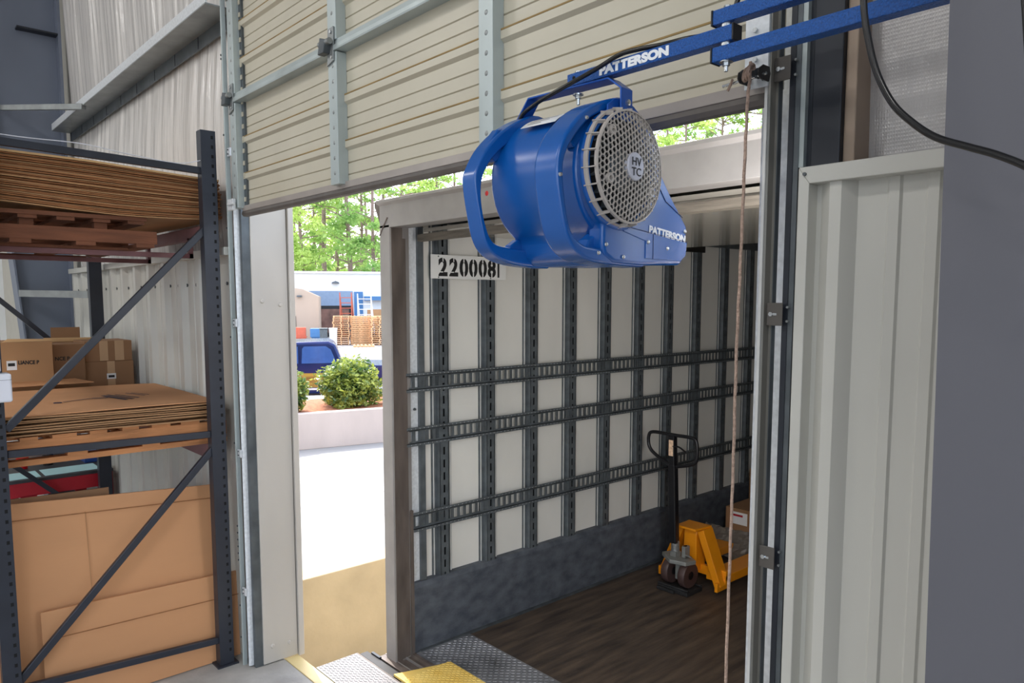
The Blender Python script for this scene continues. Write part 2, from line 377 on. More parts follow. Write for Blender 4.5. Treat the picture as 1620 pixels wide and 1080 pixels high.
dl = thing('added_fill_light', (-1.0, 2.0, 1.75), 'slim vertical fill light added outside right of the door to brighten the truck', 'lamp')  # housing made up for the added fill lamp
MB().bar((-0.985, 2.013, 1.08), (-0.985, 2.013, 2.42), .03, .11, up=(.75, -.66, 0)).build('lamp_housing', galv_d, dl)
MB().box(-0.98, -0.84, 1.902, 1.93, 1.70, 1.76).box(-.98, -.955, 1.93, 2.01, 1.71, 1.75).build('mounting_arm', galv_d, dl)
# ------------------------------------------------------------------ steel columns and girt
c = thing('steel_column', (-8.2, 1.4, 0), 'tall tapered blue-grey steel column web at the far left corner', 'column')
MB().prism([(1.6, 0), (1.6, 7.2), (0.80, 7.2), (1.34, 0)], 'x', -8.206, -8.194).build('web', bluegrey, c)
MB().box(-8.33, -8.09, 1.60, 1.625, 0, 7.2).build('outer_flange', bluegrey, c)
MB().prism([(1.34, 0), (0.80, 7.2), (0.785, 7.2), (1.325, 0)], 'x', -8.33, -8.07).build('inner_flange', bluegrey, c)
MB().box(-8.19, -8.09, 1.28, 1.6, 4.55, 4.565).build('stiffener_plate', darkcol, c)
MB().bar((-8.02, 1.18, 2.17), (-7.2, 1.56, 2.155), 0.05, 0.06).build('flange_brace', galv, c)
c = thing('steel_column', (-0.2, 1.1, 0), 'wide plain grey steel column filling the right edge of the view', 'column')
MB().prism([(-0.322, 0.0), (-0.371, 3.2), (-0.43, 7.2), (-0.02, 7.2), (-0.02, 0)], 'y', 1.075, 1.09).build('inner_flange', bluegrey_r, c)
MB().box(-0.2, -0.19, 1.09, 1.56, 0, 7.2).build('web', bluegrey_r, c)
MB().box(-0.33, -0.05, 1.56, 1.572, 0, 7.2).build('outer_flange', bluegrey_r, c)
g = thing('wall_girt', (-6.5, 1.5, 3.6), 'horizontal galvanised steel girt crossing the white insulation', 'girt')
MB().box(-8.05, -4.10, 1.50, 1.655, 3.662, 3.669).build('web', galv, g)
MB().box(-8.05, -4.10, 1.50, 1.508, 3.669, 3.725).build('near_flange', galv_l, g)
gfl = MB().box(-8.05, -4.10, 1.647, 1.655, 3.585, 3.662).build('wall_flange', galv_d, g)
m = MB()
for i in range(9): m.box(-8.0+i*.42, -7.995+i*.42, 1.644, 1.6465, 3.59, 3.66)
paint(gfl, m, darkcol)
t = MB().bar((-8.09, 1.118, 3.815), (-6.85, 1.51, 3.655), 0.04, 0.045, up=(0, 0, 1)).build('brace_angle', galv, bevel=0.003)
tag(t, 'light grey brace angle running from the tapered column to the girt', 'brace')

# ------------------------------------------------------------------ sectional door
D = thing('door_1', (-2.4, 1.6, 2.57), 'half-raised beige ribbed sectional dock door with galvanised stiles', 'door', kind='structure')
DX0, DX1 = -3.905, -0.885
def door_section(z0, z1, first):
    per = 0.1855; prof = []
    # profile (y, z) from bottom to top; y smaller = towards the hall
    Y0 = 1.60
    z = z0; prof.append((Y0, z))
    zs = z0+0.046 if first else z0+0.03
    k = 0
    pts = []
    # rib cycle: thin groove, thin groove, raised step (band + lip), foam line
    base = z0 + 0.046
    while base < z1-0.03:
        for dz in (0.0, 0.048):
            if base+dz < z1-.02: pts += [(Y0, base+dz-.003), (Y0+.006, base+dz), (Y0, base+dz+.003)]
        b = base+0.098
        if b+0.04 < z1: pts += [(Y0, b), (Y0-.014, b+.011), (Y0-.014, b+.036), (Y0-.002, b+.04), (Y0+.004, b+.043), (Y0, b+.046)]
        base += per
    prof += pts + [(Y0, z1)]
    n = len(prof); m = MB()
    m.add([(DX0, p[0], p[1]) for p in prof]+[(DX1, p[0], p[1]) for p in prof], [(i, i+1, n+i+1, n+i) for i in range(n-1)])
    m.box(DX0, DX1, 1.625, 1.63, z0, z1)
    o = m.build('door_section', doorw, D, solid=0.0)
    base = z0+0.046; f = MB()
    while base < z1-.03:
        b = base+.098
        if b+.05 < z1: f.box(DX0+.01, DX1-.01, 1.5865, 1.602, b+.0375, b+.0425)
        base += per
    f.build('foam_line', foam, o)
secs = [(2.583, 3.125), (3.165, 3.70), (3.735, 4.27), (4.305, 4.84)]
for i, (a, b) in enumerate(secs): door_section(a, b, i == 0)
for (a, b) in ((3.125, 3.165), (3.70, 3.735), (4.27, 4.305)):
    MB().prism([(1.605, a+.0), (1.548, a+.0), (1.546, a+.006), (1.546, a+.02), (1.556, a+.024), (1.56, b+.006), (1.605, b+.01)], 'x', DX0, DX1).build('horizontal_strut', galv_w, D)
MB().box(DX0, DX1, 1.583, 1.615, 2.572, 2.60).build('bottom_rail', stripc, D, bevel=0.002)
MB().prism([(1.586, 2.572), (1.582, 2.558), (1.59, 2.547), (1.61, 2.545), (1.618, 2.556), (1.614, 2.572)], 'x', DX0-.01, DX1).build('bottom_seal', seal, D)
def stile(x0, x1, name='stile'):
    for (a, b) in secs:
        o = MB().box(x0, x1, 1.553, 1.60, a+.004, b-.004).build(name, galv_w, D, bevel=0.002)
        m = MB(); z = a+.05
        while z < b-.02:
            m.lathe([(0.0, -.0025), (0.006, -.002), (0.0085, 0)], ((x0*.45+x1*.55), 1.553, z), 'y', 8); z += .062
        paint(o, m, galv)
stile(-2.885, -2.815); stile(-1.895, -1.825); stile(-3.955, -3.885, 'end_stile'); stile(-0.935, -0.885, 'end_stile')
m = MB()
z = 2.62
while z < 4.8: m.box(-3.879, -3.861, 1.583, 1.59, z, z+.022); z += .062
m.build('end_stile_slots', doorw, D)
MB().box(-3.886, -3.852, 1.588, 1.602, 2.60, 4.84).build('end_stile_return', galv_d, D)
def hinge(x, z):
    o = MB().prism([(x-.03, z-.075), (x+.022, z-.06), (x+.026, z+.075), (x-.02, z+.07)], 'y', 1.545, 1.552).build('hinge', galv, D, bevel=0.002)
    MB().cyl((x-.055, 1.528, z+.012), (x+.03, 1.528, z+.012), 0.013, n=12).build('hinge_barrel', galv, o, smooth=True)
    MB().prism([(x-.055, z-.03), (x-.035, z+.035), (x+.01, z+.02), (x-.005, z-.03)], 'y', 1.515, 1.548).build('hinge_knuckle', galv_d, o, bevel=0.003)
    MB().cyl((x+.012, 1.54, z-.045), (x+.012, 1.548, z-.045), 0.007, n=8).cyl((x+.008, 1.54, z+.055), (x+.008, 1.548, z+.055), 0.007, n=8).build('hinge_bolts', zinc, o)
for x in (-2.85, -1.86, -3.92, -0.91):
    for z in (3.145, 3.715): hinge(x, z)
b = MB().box(-3.975, -3.90, 1.53, 1.548, 2.575, 2.635).build('bottom_bracket', galv_l, D, bevel=0.004)
MB().cyl((-3.95, 1.524, 2.605), (-3.87, 1.524, 2.605), 0.006, n=8).build('roller_shaft', galv_l, b, smooth=True)
# corner plate and rope pulley at the right
cp = MB().box(-0.936, -0.878, 1.545, 1.552, 2.575, 2.735).build('corner_plate', galv_l, D, bevel=0.001)
m = MB()
for (x, z) in ((-0.91, 2.70), (-0.906, 2.665), (-0.908, 2.636), (-0.885, 2.59)): m.cyl((x, 1.538, z), (x, 1.546, z), 0.0055, n=6)
m.build('plate_bolts', zinc, cp)
def ear(x):
    return MB().prism([(1.50, 2.590), (1.51, 2.582), (1.545, 2.582), (1.55, 2.60), (1.545, 2.614), (1.52, 2.614), (1.503, 2.604)], 'x', x-.002, x+.002).build('pulley_ear', blackst, D, bevel=0.001)
ear(-0.925); ear(-0.876)
MB().cyl((-0.975, 1.52, 2.588), (-0.868, 1.52, 2.594), 0.0035, n=10).build('pulley_pin', zinc, D, smooth=True)
MB().lathe([(0.003, -.01), (.012, -.01), (.009, -.004), (.009, .004), (.012, .01), (.003, .01)], (-0.899, 1.522, 2.598), 'x', 18).build('pulley_wheel', galv_d, D, smooth=True)
# tracks
T = thing('door_track', (-4.07, 1.6, 0), 'galvanised vertical track and wall angle left of the dock door', 'door track')
MB().prism([(-4.145, 1.60), (-4.145, 1.592), (-4.097, 1.575), (-4.092, 1.578), (-4.092, 1.60)], 'z', 0, 6).build('wall_angle', galv_w, T)
MB().box(-4.092, -4.072, 1.61, 1.63, 0, 6).build('track_shadow_gap', galv_d, T)
MB().prism([(-4.072, 1.62), (-4.072, 1.60), (-4.042, 1.588), (-4.036, 1.60), (-4.036, 1.625)], 'z', 0.01, 6).build('roller_channel', galv_l, T)
for z in (0.45, 1.25, 1.98, 2.9):
    h = MB().box(-4.078, -4.034, 1.578, 1.588, z-.022, z+.022).build('track_bracket', galv_l, T, bevel=0.002)
    MB().cyl((-4.058, 1.573, z-.01), (-4.058, 1.58, z-.01), .004, n=8).cyl((-4.058, 1.573, z+.012), (-4.058, 1.58, z+.012), .004, n=8).build('bracket_bolts', galv_d, h)
m = MB()
for z in (0.16, 0.35, .62, 0.66, 0.70, 0.74, 0.78, .82, 1.3, 1.9, 2.5, 3.0, 3.4, 3.42): m.cyl((-4.118, 1.577, z), (-4.118, 1.592, z), 0.0055, n=8)
m.build('angle_bolts', galv_d, T)
T = thing('door_track', (-0.91, 1.58, 0), 'galvanised vertical track right of the dock door with three black brackets', 'door track')
MB().prism([(-0.892, 1.60), (-0.892, 1.568), (-0.889, 1.563), (-0.883, 1.568), (-0.883, 1.60)], 'z', 0, 6).build('roller_lip', track_w, T)
MB().box(-0.893, -0.886, 1.560, 1.5632, 0, 6).build('front_edge', tlight, T)
MB().box(-0.883, -0.873, 1.592, 1.60, 0, 6).build('track_web', track_w, T)
MB().box(-0.873, -0.871, 1.584, 1.60, 0, 6).build('track_edge', galv_d, T)
MB().box(-0.849, -0.836, 1.588, 1.609, 0, 6).build('jamb_angle', darkcol, T)
MB().box(-0.836, -0.824, 1.590, 1.60, 0, 6).build('angle_flange', galv_d, T)
for z in (1.50, 2.07, 2.612, .35):
    h = MB().box(-0.878, -0.840, 1.572, 1.576, z-.026, z+.026).build('flag_bracket', bracket_m, T, bevel=0.001)
    MB().cyl((-0.867, 1.568, z), (-0.867, 1.573, z), .0055, n=6).box(-0.864, -0.853, 1.571, 1.5722, z-.0025, z+.0025).build('bracket_bolt', zinc, h)
    MB().cyl((-0.834, 1.582, z+.016), (-0.834, 1.591, z+.016), .003, n=6).cyl((-0.834, 1.582, z-.016), (-0.834, 1.591, z-.016), .003, n=6).build('angle_screws', galv, h)
# pull rope
rpth = smoothpath([(-0.948, 1.508, 2.60), (-0.898, 1.5, 2.55), (-0.902, 1.5, 2.40), (-0.905, 1.5, 2.2), (-0.909, 1.5, 1.98), (-0.909, 1.5, 1.716), (-0.911, 1.5, 1.505), (-0.913, 1.5, 1.195), (-0.914, 1.5, .85)], 8)
rpth = smoothpath([(-0.899, 1.507, 2.622), (-0.898, 1.504, 2.58), (-0.899, 1.5, 2.54), (-0.902, 1.5, 2.40), (-0.905, 1.5, 2.2), (-0.909, 1.5, 1.98), (-0.909, 1.5, 1.716), (-0.911, 1.5, 1.505), (-0.913, 1.5, 1.195), (-0.914, 1.5, .85)], 8)
rpth = [p + Vector((0.0006*math.sin(i*1.7), 0, 0)) for i, p in enumerate(rpth)]
ro = thing('pull_rope', (-0.905, 1.5, 2.6), 'frayed thin rope hanging from the door pulley at the right of the opening', 'rope')
MB().tube(rpth, 0.0036, 8).build('cord', ropem, ro, smooth=True)
m = MB()
rr = random.Random(4)
for i in range(3):
    c0 = Vector((-0.905+.006*(i-1), 1.511, 2.598+.003*i))
    m.tube([c0+Vector((.004*math.sin(a), .010*math.cos(a), .013*math.sin(a))) for a in [2*PI*k/12 for k in range(12)]], 0.0035, 6, True)
MB().tube([(-.945, 1.512, 2.596), (-.950, 1.51, 2.582), (-.956, 1.51, 2.572)], .003, 6).build('loose_end', ropem, ro, smooth=True)
m.build('knot', ropem, ro, smooth=True)

# ------------------------------------------------------------------ swing arm
A = thing('fan_swing_arm', (-0.9, 1.395, 2.64), 'blue square-tube double swing arm reaching left from the grey column', 'bracket arm')
def sqtube(name, x0, x1, z0, z1, y0=1.38, y1=1.412):
    return MB().box(x0, x1, y0, y1, z0, z1).build(name, blue_t, A, bevel=0.002)
ft = sqtube('fan_tube', -1.334, -0.868, 2.634, 2.665)
lt = sqtube('lower_tube', -0.914, -0.30, 2.597, 2.627)
ut = sqtube('upper_tube', -0.914, -0.30, 2.672, 2.702)
MB().box(-0.868, -0.864, 1.379, 1.413, 2.633, 2.666).build('end_cap', blackp, A, bevel=0.001)
for (z0, z1) in ((2.596, 2.628), (2.671, 2.703)): MB().box(-0.918, -0.914, 1.379, 1.413, z0, z1).build('end_cap', blackp, A, bevel=0.001)
m = MB(); cx, cy = -0.889, 1.396
m.cyl((cx, cy, 2.5955), (cx, cy, 2.597), 0.0145, n=20).cyl((cx, cy, 2.588), (cx, cy, 2.5955), 0.008, n=6).cyl((cx, cy, 2.577), (cx, cy, 2.59), 0.0042, n=12)
m.build('pivot_bolt', zinc, A)
MB().cyl((cx, cy, 2.627), (cx, cy, 2.634), 0.013, n=20).build('pivot_washer', zinc, A)
MB().cyl((cx, cy, 2.665), (cx, cy, 2.672), 0.013, n=20).build('pivot_washer', zinc, A)
MB().cyl((cx, cy, 2.702), (cx, cy, 2.709), 0.008, n=6).build('bolt_head', zinc, A)
m = MB(); cx = -1.31
m.cyl((cx, cy, 2.613), (cx, cy, 2.616), 0.0135, n=20).cyl((cx, cy, 2.605), (cx, cy, 2.613), 0.0078, n=6).cyl((cx, cy, 2.59), (cx, cy, 2.606), 0.0042, n=12).cyl((cx, cy, 2.665), (cx, cy, 2.671), 0.009, n=6)
m.build('hanger_bolt', zinc, A)
MB().cyl((-1.31, 1.3785, 2.652), (-1.31, 1.3805, 2.652), 0.0045, n=16).build('side_hole', holec, A)
MB().box(-0.30, -0.288, 1.33, 1.46, 2.57, 2.73).build('mounting_plate', blue_y, A, bevel=0.003)
MB().box(-0.288, -0.20, 1.36, 1.43, 2.60, 2.70).build('mounting_block', blue_y, A)
t = text('PATTERSON', 'arm_lettering', whiteink, ft, 0.0265, frame((-1.226, 1.3792, 2.6405), (1, 0, 0), (0, 0, 1)), offset=0.0017, sx=1.38)
t.data.transform(Matrix.Translation(-A.location))

# ------------------------------------------------------------------ blower fan (local frame: x along drum axis, y towards the outlet, z up)
FZ = 4
F = thing('blower_fan', (-1.33, 1.395, 2.40), 'bright blue dock blower fan with round grey grille hanging from the swing arm', 'fan', rz=R(FZ))
def L2(y, z): return (y-1.395, z-2.40)     # world-ish (y, z) in the plane of the outline to local
def circ(cy, cz, r, a0, a1, n): return [(cy+r*math.cos(R(a0+(a1-a0)*i/n)), cz+r*math.sin(R(a0+(a1-a0)*i/n))) for i in range(n+1)]
# scroll housing profile
prof = [(0.298, -0.100), (0.288, -0.185), (0.262, -0.203), (0.0, -0.208), (-0.03, -0.190)] + circ(0.035, 0.01, 0.167, 243, 42, 30) + [(0.215, 0.0)]
prof = prof[::-1]
body = MB().prism(prof, 'x', -0.165, 0.125)
ho = body.build('drum_housing', blue, F, bevel=0.014, seg=4, smooth=True, local=True)
# front plate carrying the inlet shoulder and the outlet side
fp = [(0.318, -0.098), (0.310, -0.178), (0.288, -0.203), (0.10, -0.210), (-0.015, -0.207), (-0.052, -0.190), (-0.062, -0.165)] + circ(0.03, 0.012, 0.158, 236, 42, 28) + [(0.165, 0.052), (0.232, -0.02)]
fpo = MB().prism(fp[::-1], 'x', 0.100, 0.148).build('front_plate', blue, F, bevel=0.01, seg=4, smooth=True, local=True)
m = MB().lathe([(0.143, 0.142), (0.141, 0.150), (0.136, 0.158), (0.131, 0.160), (0.127, 0.158), (0.125, 0.149)], (0, 0, 0.012), 'x', 48)
m.build('inlet_cone', blue, F, smooth=True, local=True)
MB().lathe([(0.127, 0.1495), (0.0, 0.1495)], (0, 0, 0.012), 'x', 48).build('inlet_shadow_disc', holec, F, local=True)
# impeller blades and motor seen through the guard
m = MB().lathe([(0.0, 0.168), (0.035, 0.166), (0.05, 0.155), (0.05, 0.1495)], (0, 0, 0.012), 'x', 24)
for k in range(18):
    a = 2*PI*k/18; c0, s0 = math.cos(a), math.sin(a); c1, s1 = math.cos(a+.2), math.sin(a+.2)
    m.bar((0.158, 0.075*c0, 0.012+.075*s0), (0.158, .12*c1, 0.012+.12*s1), 0.004, 0.012, up=(1, 0, 0))
m.build('impeller', galv_d, F, local=True)
# outlet mouth: lower side panel, seams, chamfer, screws
MB().prism([(0.314, -0.142), (0.307, -0.178), (0.283, -0.192), (0.115, -0.192), (0.115, -0.148), (0.02, -0.130), (0.02, -0.122), (0.12, -0.128)], 'x', 0.147, 0.1505).build('outlet_side_panel', blue, F, bevel=0.0012, local=True)
m = MB()
m.bar((0.1490, -0.03, -0.112), (0.1490, 0.316, -0.140), 0.0012, 0.0016, up=(1, 0, 0)).bar((0.1510, 0.148, -0.130), (0.1510, 0.148, -0.192), 0.0012, 0.0012, up=(1, 0, 0))
m.bar((0.1490, 0.158, 0.01), (0.1490, 0.205, -0.04), 0.0012, 0.0016, up=(1, 0, 0)).bar((0.1490, 0.205, -0.04), (0.1490, 0.290, -0.076), 0.0012, 0.0016, up=(1, 0, 0))
m.build('panel_seams', seam, F, local=True)
MB().box(-0.13, 0.09, 0.288, 0.2915, -0.18, -0.115).build('outlet_mouth', holec, F, local=True)
m = MB()
for (x, y, z) in ((0.149, 0.303, -0.112), (0.151, 0.215, -0.162), (0.151, 0.125, -0.150), (0.1495, 0.02, -0.192), (0.1495, -0.05, -0.165)):
    m.lathe([(0, x+.004), (.0035, x+.0035), (.0055, x)], (0, y, z), 'x', 12)
m.build('housing_screws', zinc, F, local=True)
# roll-bar handles: closed loops
def loop(outer, inner, x0, x1, name):
    # ring polygon between outer and inner outlines with same number of points
    n = len(outer); m = MB()
    vs = [(x0, *p) for p in outer]+[(x0, *p) for p in inner]+[(x1, *p) for p in outer]+[(x1, *p) for p in inner]
    fs = []
    for i in range(n-1):
        k = i+1
        fs += [(i, k, n+k, n+i), (2*n+i, 3*n+i, 3*n+k, 2*n+k), (i, 2*n+i, 2*n+k, k), (n+i, n+k, 3*n+k, 3*n+i)]
    fs += [(0, n, 3*n, 2*n), (n-1, 3*n-1, 4*n-1, 2*n-1)]
    m.add(vs, fs)
    return m.build(name, blue, F, bevel=0.007, seg=3, smooth=True, local=True)
def cr(P, k=4): return [(p.x, p.y) for p in smoothpath([Vector((a, b, 0)) for a, b in P], k)]
out = [L2(*p) for p in [(1.46, 2.584), (1.395, 2.590), (1.30, 2.547), (1.228, 2.489), (1.188, 2.432), (1.178, 2.395), (1.192, 2.318), (1.216, 2.245), (1.262, 2.208), (1.343, 2.193), (1.46, 2.189)]]
inn = [L2(*p) for p in [(1.44, 2.535), (1.36, 2.528), (1.29, 2.498), (1.245, 2.462), (1.222, 2.436), (1.203, 2.400), (1.200, 2.350), (1.214, 2.29), (1.240, 2.250), (1.30, 2.238), (1.44, 2.235)]]
loop(cr(out), cr(inn), -0.178, -0.128, 'carry_handle')
out2 = [L2(*p) for p in [(1.46, 2.590), (1.40, 2.588), (1.30, 2.552), (1.236, 2.506), (1.192, 2.455), (1.174, 2.395), (1.186, 2.318), (1.212, 2.245), (1.262, 2.204), (1.343, 2.190), (1.52, 2.186)]]
inn2 = [L2(*p) for p in [(1.44, 2.552), (1.38, 2.555), (1.305, 2.527), (1.250, 2.484), (1.212, 2.440), (1.196, 2.395), (1.203, 2.33), (1.220, 2.268), (1.255, 2.236), (1.32, 2.226), (1.52, 2.222)]]
loop(cr(out2), cr(inn2), 0.070, 0.142, 'carry_handle')
# webs joining the handles to the drum
for x0, x1 in ((-0.165, -0.140), (0.085, 0.120)):
    MB().prism([L2(*p) for p in [(1.27, 2.535), (1.22, 2.48), (1.262, 2.452), (1.31, 2.50), (1.33, 2.55)]], 'x', x0, x1).build('handle_web', blue, F, bevel=.004, local=True)
    MB().prism([L2(*p) for p in [(1.30, 2.215), (1.44, 2.205), (1.42, 2.262), (1.345, 2.262), (1.318, 2.246)]], 'x', x0, x1).build('handle_web', blue, F, bevel=.004, local=True)
m = MB()
for (y, z) in ((-0.211, -0.02), (-0.12, 0.118), (-0.07, -0.186)): m.lathe([(0, .1465), (.0035, .146), (.0055, .1415)], (0, y, z), 'x', 12)
m.build('handle_screws', zinc, F, local=True)
# guard: hexagonal honeycomb, slightly domed
m = bmesh.new(); RG = 0.128; s = 0.0083; cells = 0
hx = s*math.sqrt(3)
dome = lambda y, z: 0.184+0.012*(1-(y*y+z*z)/RG**2)
vmap = {}
def V(y, z):
    rr_ = math.hypot(y, z)
    if rr_ > RG: y, z = y*RG/rr_, z*RG/rr_
    k = (round(y*2e4), round(z*2e4))
    if k not in vmap: vmap[k] = m.verts.new((dome(y, z), y, z))
    return vmap[k]
for i in range(-12, 13):
    for j in range(-14, 15):
        cy_, cz_ = i*s*1.5*1.0, j*hx+(hx/2 if i % 2 else 0)
        rc = math.hypot(cy_, cz_)
        if rc > RG+s*0.4 or rc < 0.030: continue
        O = [V(cy_+s*math.cos(R(60*k)), cz_+s*math.sin(R(60*k))) for k in range(6)]
        I = [V(cy_+s*.85*math.cos(R(60*k)), cz_+s*.85*math.sin(R(60*k))) for k in range(6)]
        for k in range(6):
            q = [O[k], O[(k+1) % 6], I[(k+1) % 6], I[k]]
            u = []
            for vv in q:
                if vv not in u: u.append(vv)
            if len(u) >= 3:
                try: m.faces.new(u)
                except ValueError: pass
me = bpy.data.meshes.new('guard_mesh'); bmesh.ops.recalc_face_normals(m, faces=m.faces); m.to_mesh(me); m.free(); me.materials.append(grillem)
gd = bpy.data.objects.new('guard', me); COL.objects.link(gd); gd.parent = F; gd.location = (0, -0.004, 0.016)
q = gd.modifiers.new('solid', 'SOLIDIFY'); q.thickness = 0.004; q.offset = 0
rim = MB().lathe([(0.132, 0.178), (0.1325, 0.185), (0.128, 0.187), (0.1275, 0.178), (0.132, 0.178)], (0, 0, 0), 'x', 64).build('guard_rim', grillem, gd, smooth=True, local=True)
MB().lathe([(0.139, 0.152), (0.139, 0.163), (0.134, 0.163), (0.134, 0.152), (0.139, 0.152)], (0, 0, 0), 'x', 64).build('guard_rim', grillem, gd, smooth=True, local=True)
m = MB()
for k in range(22):
    a = 2*PI*k/22+.1
    m.bar((0.148, 0.1385*math.cos(a), .1385*math.sin(a)), (0.182, 0.1325*math.cos(a), .1325*math.sin(a)), 0.0025, 0.009, up=(0, math.cos(a), math.sin(a)))
paint(rim, m, grillem, local=True)
m = MB()
for (y, z) in ((-0.075, 0.075), (-0.085, -0.035), (0.075, 0.07), (0.083, -0.05)):
    m.lathe([(0.0105, dome(y, z)+.0005), (0.0105, dome(y, z)-.006), (0.0085, dome(y, z)-.006), (0.0085, dome(y, z)+.0005), (0.0105, dome(y, z)+.0005)], (0, y, z), 'x', 16)
paint(gd, m, grillem, local=True)
ld = MB().lathe([(0.0, 0.2015), (0.031, 0.2005), (0.033, 0.1985), (0.033, 0.190)], (0, 0, 0), 'x', 36).build('logo_disc', logo_m, gd, smooth=True, local=True)
for s_, dz in (('HV', 0.002), ('TC', -0.0215)):
    text(s_, 'logo_letters', ink, ld, 0.0265, frame((0.2017, 0, dz), (0, 1, 0), (0, 0, 1)), align='CENTER', offset=0.0002, sx=1.1)
text('PATTERSON', 'side_lettering', whiteink, F, 0.0245, frame((0.1492, 0.130, -0.125), (0, 1, -0.092), (0, 0.092, 1)), offset=0.0013, sx=1.30)
# rating label wrapped on the drum top
m = MB(); rr_ = 0.156; vs = []
for i in range(9):
    a = R(98+i*4)
    for x in (-0.085, 0.03): vs.append((x, rr_*math.cos(a), 0.012+rr_*math.sin(a)))
m.add(vs, [(2*i, 2*i+1, 2*i+3, 2*i+2) for i in range(8)])
lb = m.build('rating_label', paper, F, smooth=True, local=True, solid=0.0008)
m = MB(); rr_ = 0.1566
for i in range(6):
    a = R(102+i*4.5); a2 = a+R(1.2)
    m.add([(-0.07, rr_*math.cos(a), .012+rr_*math.sin(a)), (0.015-.02*(i % 3), rr_*math.cos(a), .012+rr_*math.sin(a)), (0.015-.02*(i % 3), rr_*math.cos(a2), .012+rr_*math.sin(a2)), (-.07, rr_*math.cos(a2), .012+rr_*math.sin(a2))], [(0, 1, 2, 3)])
m.build('label_print', seal, lb, local=True)
# yoke: strap bent down at both ends
ya, yb = -0.020, 0.024
ypts = [(-0.172, 0.150), (-0.172, 0.180), (-0.132, 0.229), (0.128, 0.229), (0.166, 0.200), (0.166, 0.125)]
def strap(pts, w, t, name):
    m = MB()
    n = len(pts); vs = []
    for i, (x, z) in enumerate(pts):
        a = Vector((pts[max(i-1, 0)][0], pts[max(i-1, 0)][1])); b = Vector((pts[min(i+1, n-1)][0], pts[min(i+1, n-1)][1]))
        d = (b-a).normalized(); nn = Vector((-d.y, d.x))*t/2
        for sgn in (1, -1):
            for y in (-w, w): vs.append((x+nn.x*sgn, y, z+nn.y*sgn))
    fs = []
    for i in range(n-1):
        b0, b1 = i*4, i*4+4
        fs += [(b0, b0+1, b1+1, b1), (b0+2, b1+2, b1+3, b0+3), (b0, b1, b1+2, b0+2), (b0+1, b0+3, b1+3, b1+1)]
    fs += [(0, 2, 3, 1), (4*n-4, 4*n-3, 4*n-1, 4*n-2)]
    m.add(vs, fs); return m.build(name, blue_y, F, bevel=0.0015, local=True)
yo = strap(ypts, 0.023, 0.005, 'hanging_yoke')
MB().lathe([(0, .177), (.004, .177), (.0078, .175), (.0078, .1685)], (0, 0.0, 0.168), 'x', 6).build('yoke_bolt', zinc, yo, local=True)
MB().prism([(-0.058, 0.125), (-0.056, 0.158), (-0.030, 0.176), (0.012, 0.182), (0.05, 0.170), (0.095, 0.145), (0.132, 0.108), (0.150, 0.075), (0.128, 0.06), (0.105, 0.092), (0.075, 0.118), (0.03, 0.135)], 'x', 0.150, 0.155).build('guard_bracket', blue_y, F, bevel=0.002, local=True)
# blue cable
cpth = smoothpath([(-1.487, 1.355, 2.545), (-1.476, 1.355, 2.585), (-1.421, 1.352, 2.605), (-1.352, 1.35, 2.619), (-1.287, 1.352, 2.632), (-1.215, 1.36, 2.650), (-1.157, 1.372, 2.670), (-1.111, 1.385, 2.674), (-1.057, 1.395, 2.672), (-1.0, 1.40, 2.671), (-.93, 1.42, 2.675), (-.89, 1.43, 2.72), (-.87, 1.43, 2.86), (-.86, 1.44, 3.3)], 6)
k = MB().tube(cpth, 0.0055, 10).build('fan_power_cable', hosem, smooth=True)
tag(k, 'thin black cable running from the blue fan up along the swing arm', 'cable')
k = MB().tube(smoothpath([(-0.416, 0.95, 2.75), (-0.417, 0.95, 2.6), (-0.416, .95, 2.52), (-0.4155, 0.95, 2.475), (-0.411, 0.95, 2.436), (-0.397, 0.95, 2.381), (-0.377, 0.95, 2.339), (-0.354, 0.95, 2.312), (-0.326, 0.95, 2.289), (-0.292, 0.95, 2.273), (-0.261, 0.95, 2.259), (-0.225, 0.95, 2.237), (-0.15, .95, 2.18)], 6), 0.0042, 12).build('hanging_cable', hosem, smooth=True)
tag(k, 'thick black cable looping down in front of the arm and across the grey column', 'cable')
k = MB().tube(smoothpath([(-0.256, 0.95, 2.65), (-0.252, .95, 2.54), (-0.248, 0.95, 2.45), (-0.243, 0.95, 2.40), (-0.237, .95, 2.345), (-0.232, .95, 2.315), (-.215, .95, 2.28), (-.18, .95, 2.25)], 6), 0.004, 12).build('hanging_cable', hosem, smooth=True)
tag(k, 'short black cable end hanging at the top right corner before the column', 'cable')

# ------------------------------------------------------------------ pallet rack
RK = thing('pallet_rack', (-5.5, 1.0, 0), 'black pallet racking with punched uprights and diagonal braces at the left', 'rack')
def upright(x, y0, y1, zt, holes=True):
    # C-section post: web facing +x, returns towards -x
    o = MB().box(x-.004, x, y0, y1, 0.01, zt).box(x-.065, x-.004, y0, y0+.004, 0.01, zt).box(x-.065, x-.004, y1-.004, y1, .01, zt).build('upright_post', rackb, RK, bevel=0.001)
    if holes:
        m = MB(); z = 0.08
        while z < zt-.03: m.box(x-.001, x+.0006, y1-.026, y1-.013, z, z+.018); z += .0508
        paint(o, m, holec)
    MB().box(x-.085, x+.02, y0-.02, y1+.02, 0, 0.01).build('foot_plate', rackb, o)
    return o
UX = -4.155
upright(UX, 1.468, 1.548, 3.02); upright(UX, 0.44, 0.517, 3.02)
upright(-6.72, 1.455, 1.548, 3.02, False); upright(-6.72, 0.44, 0.517, 3.02, False)
def brace(x, ya, za, yb, zb, w=0.036, h=0.028): return MB().bar((x, ya, za), (x, yb, zb), w, h, up=(1, 0, 0)).build('frame_brace', rackb, RK, bevel=0.003)
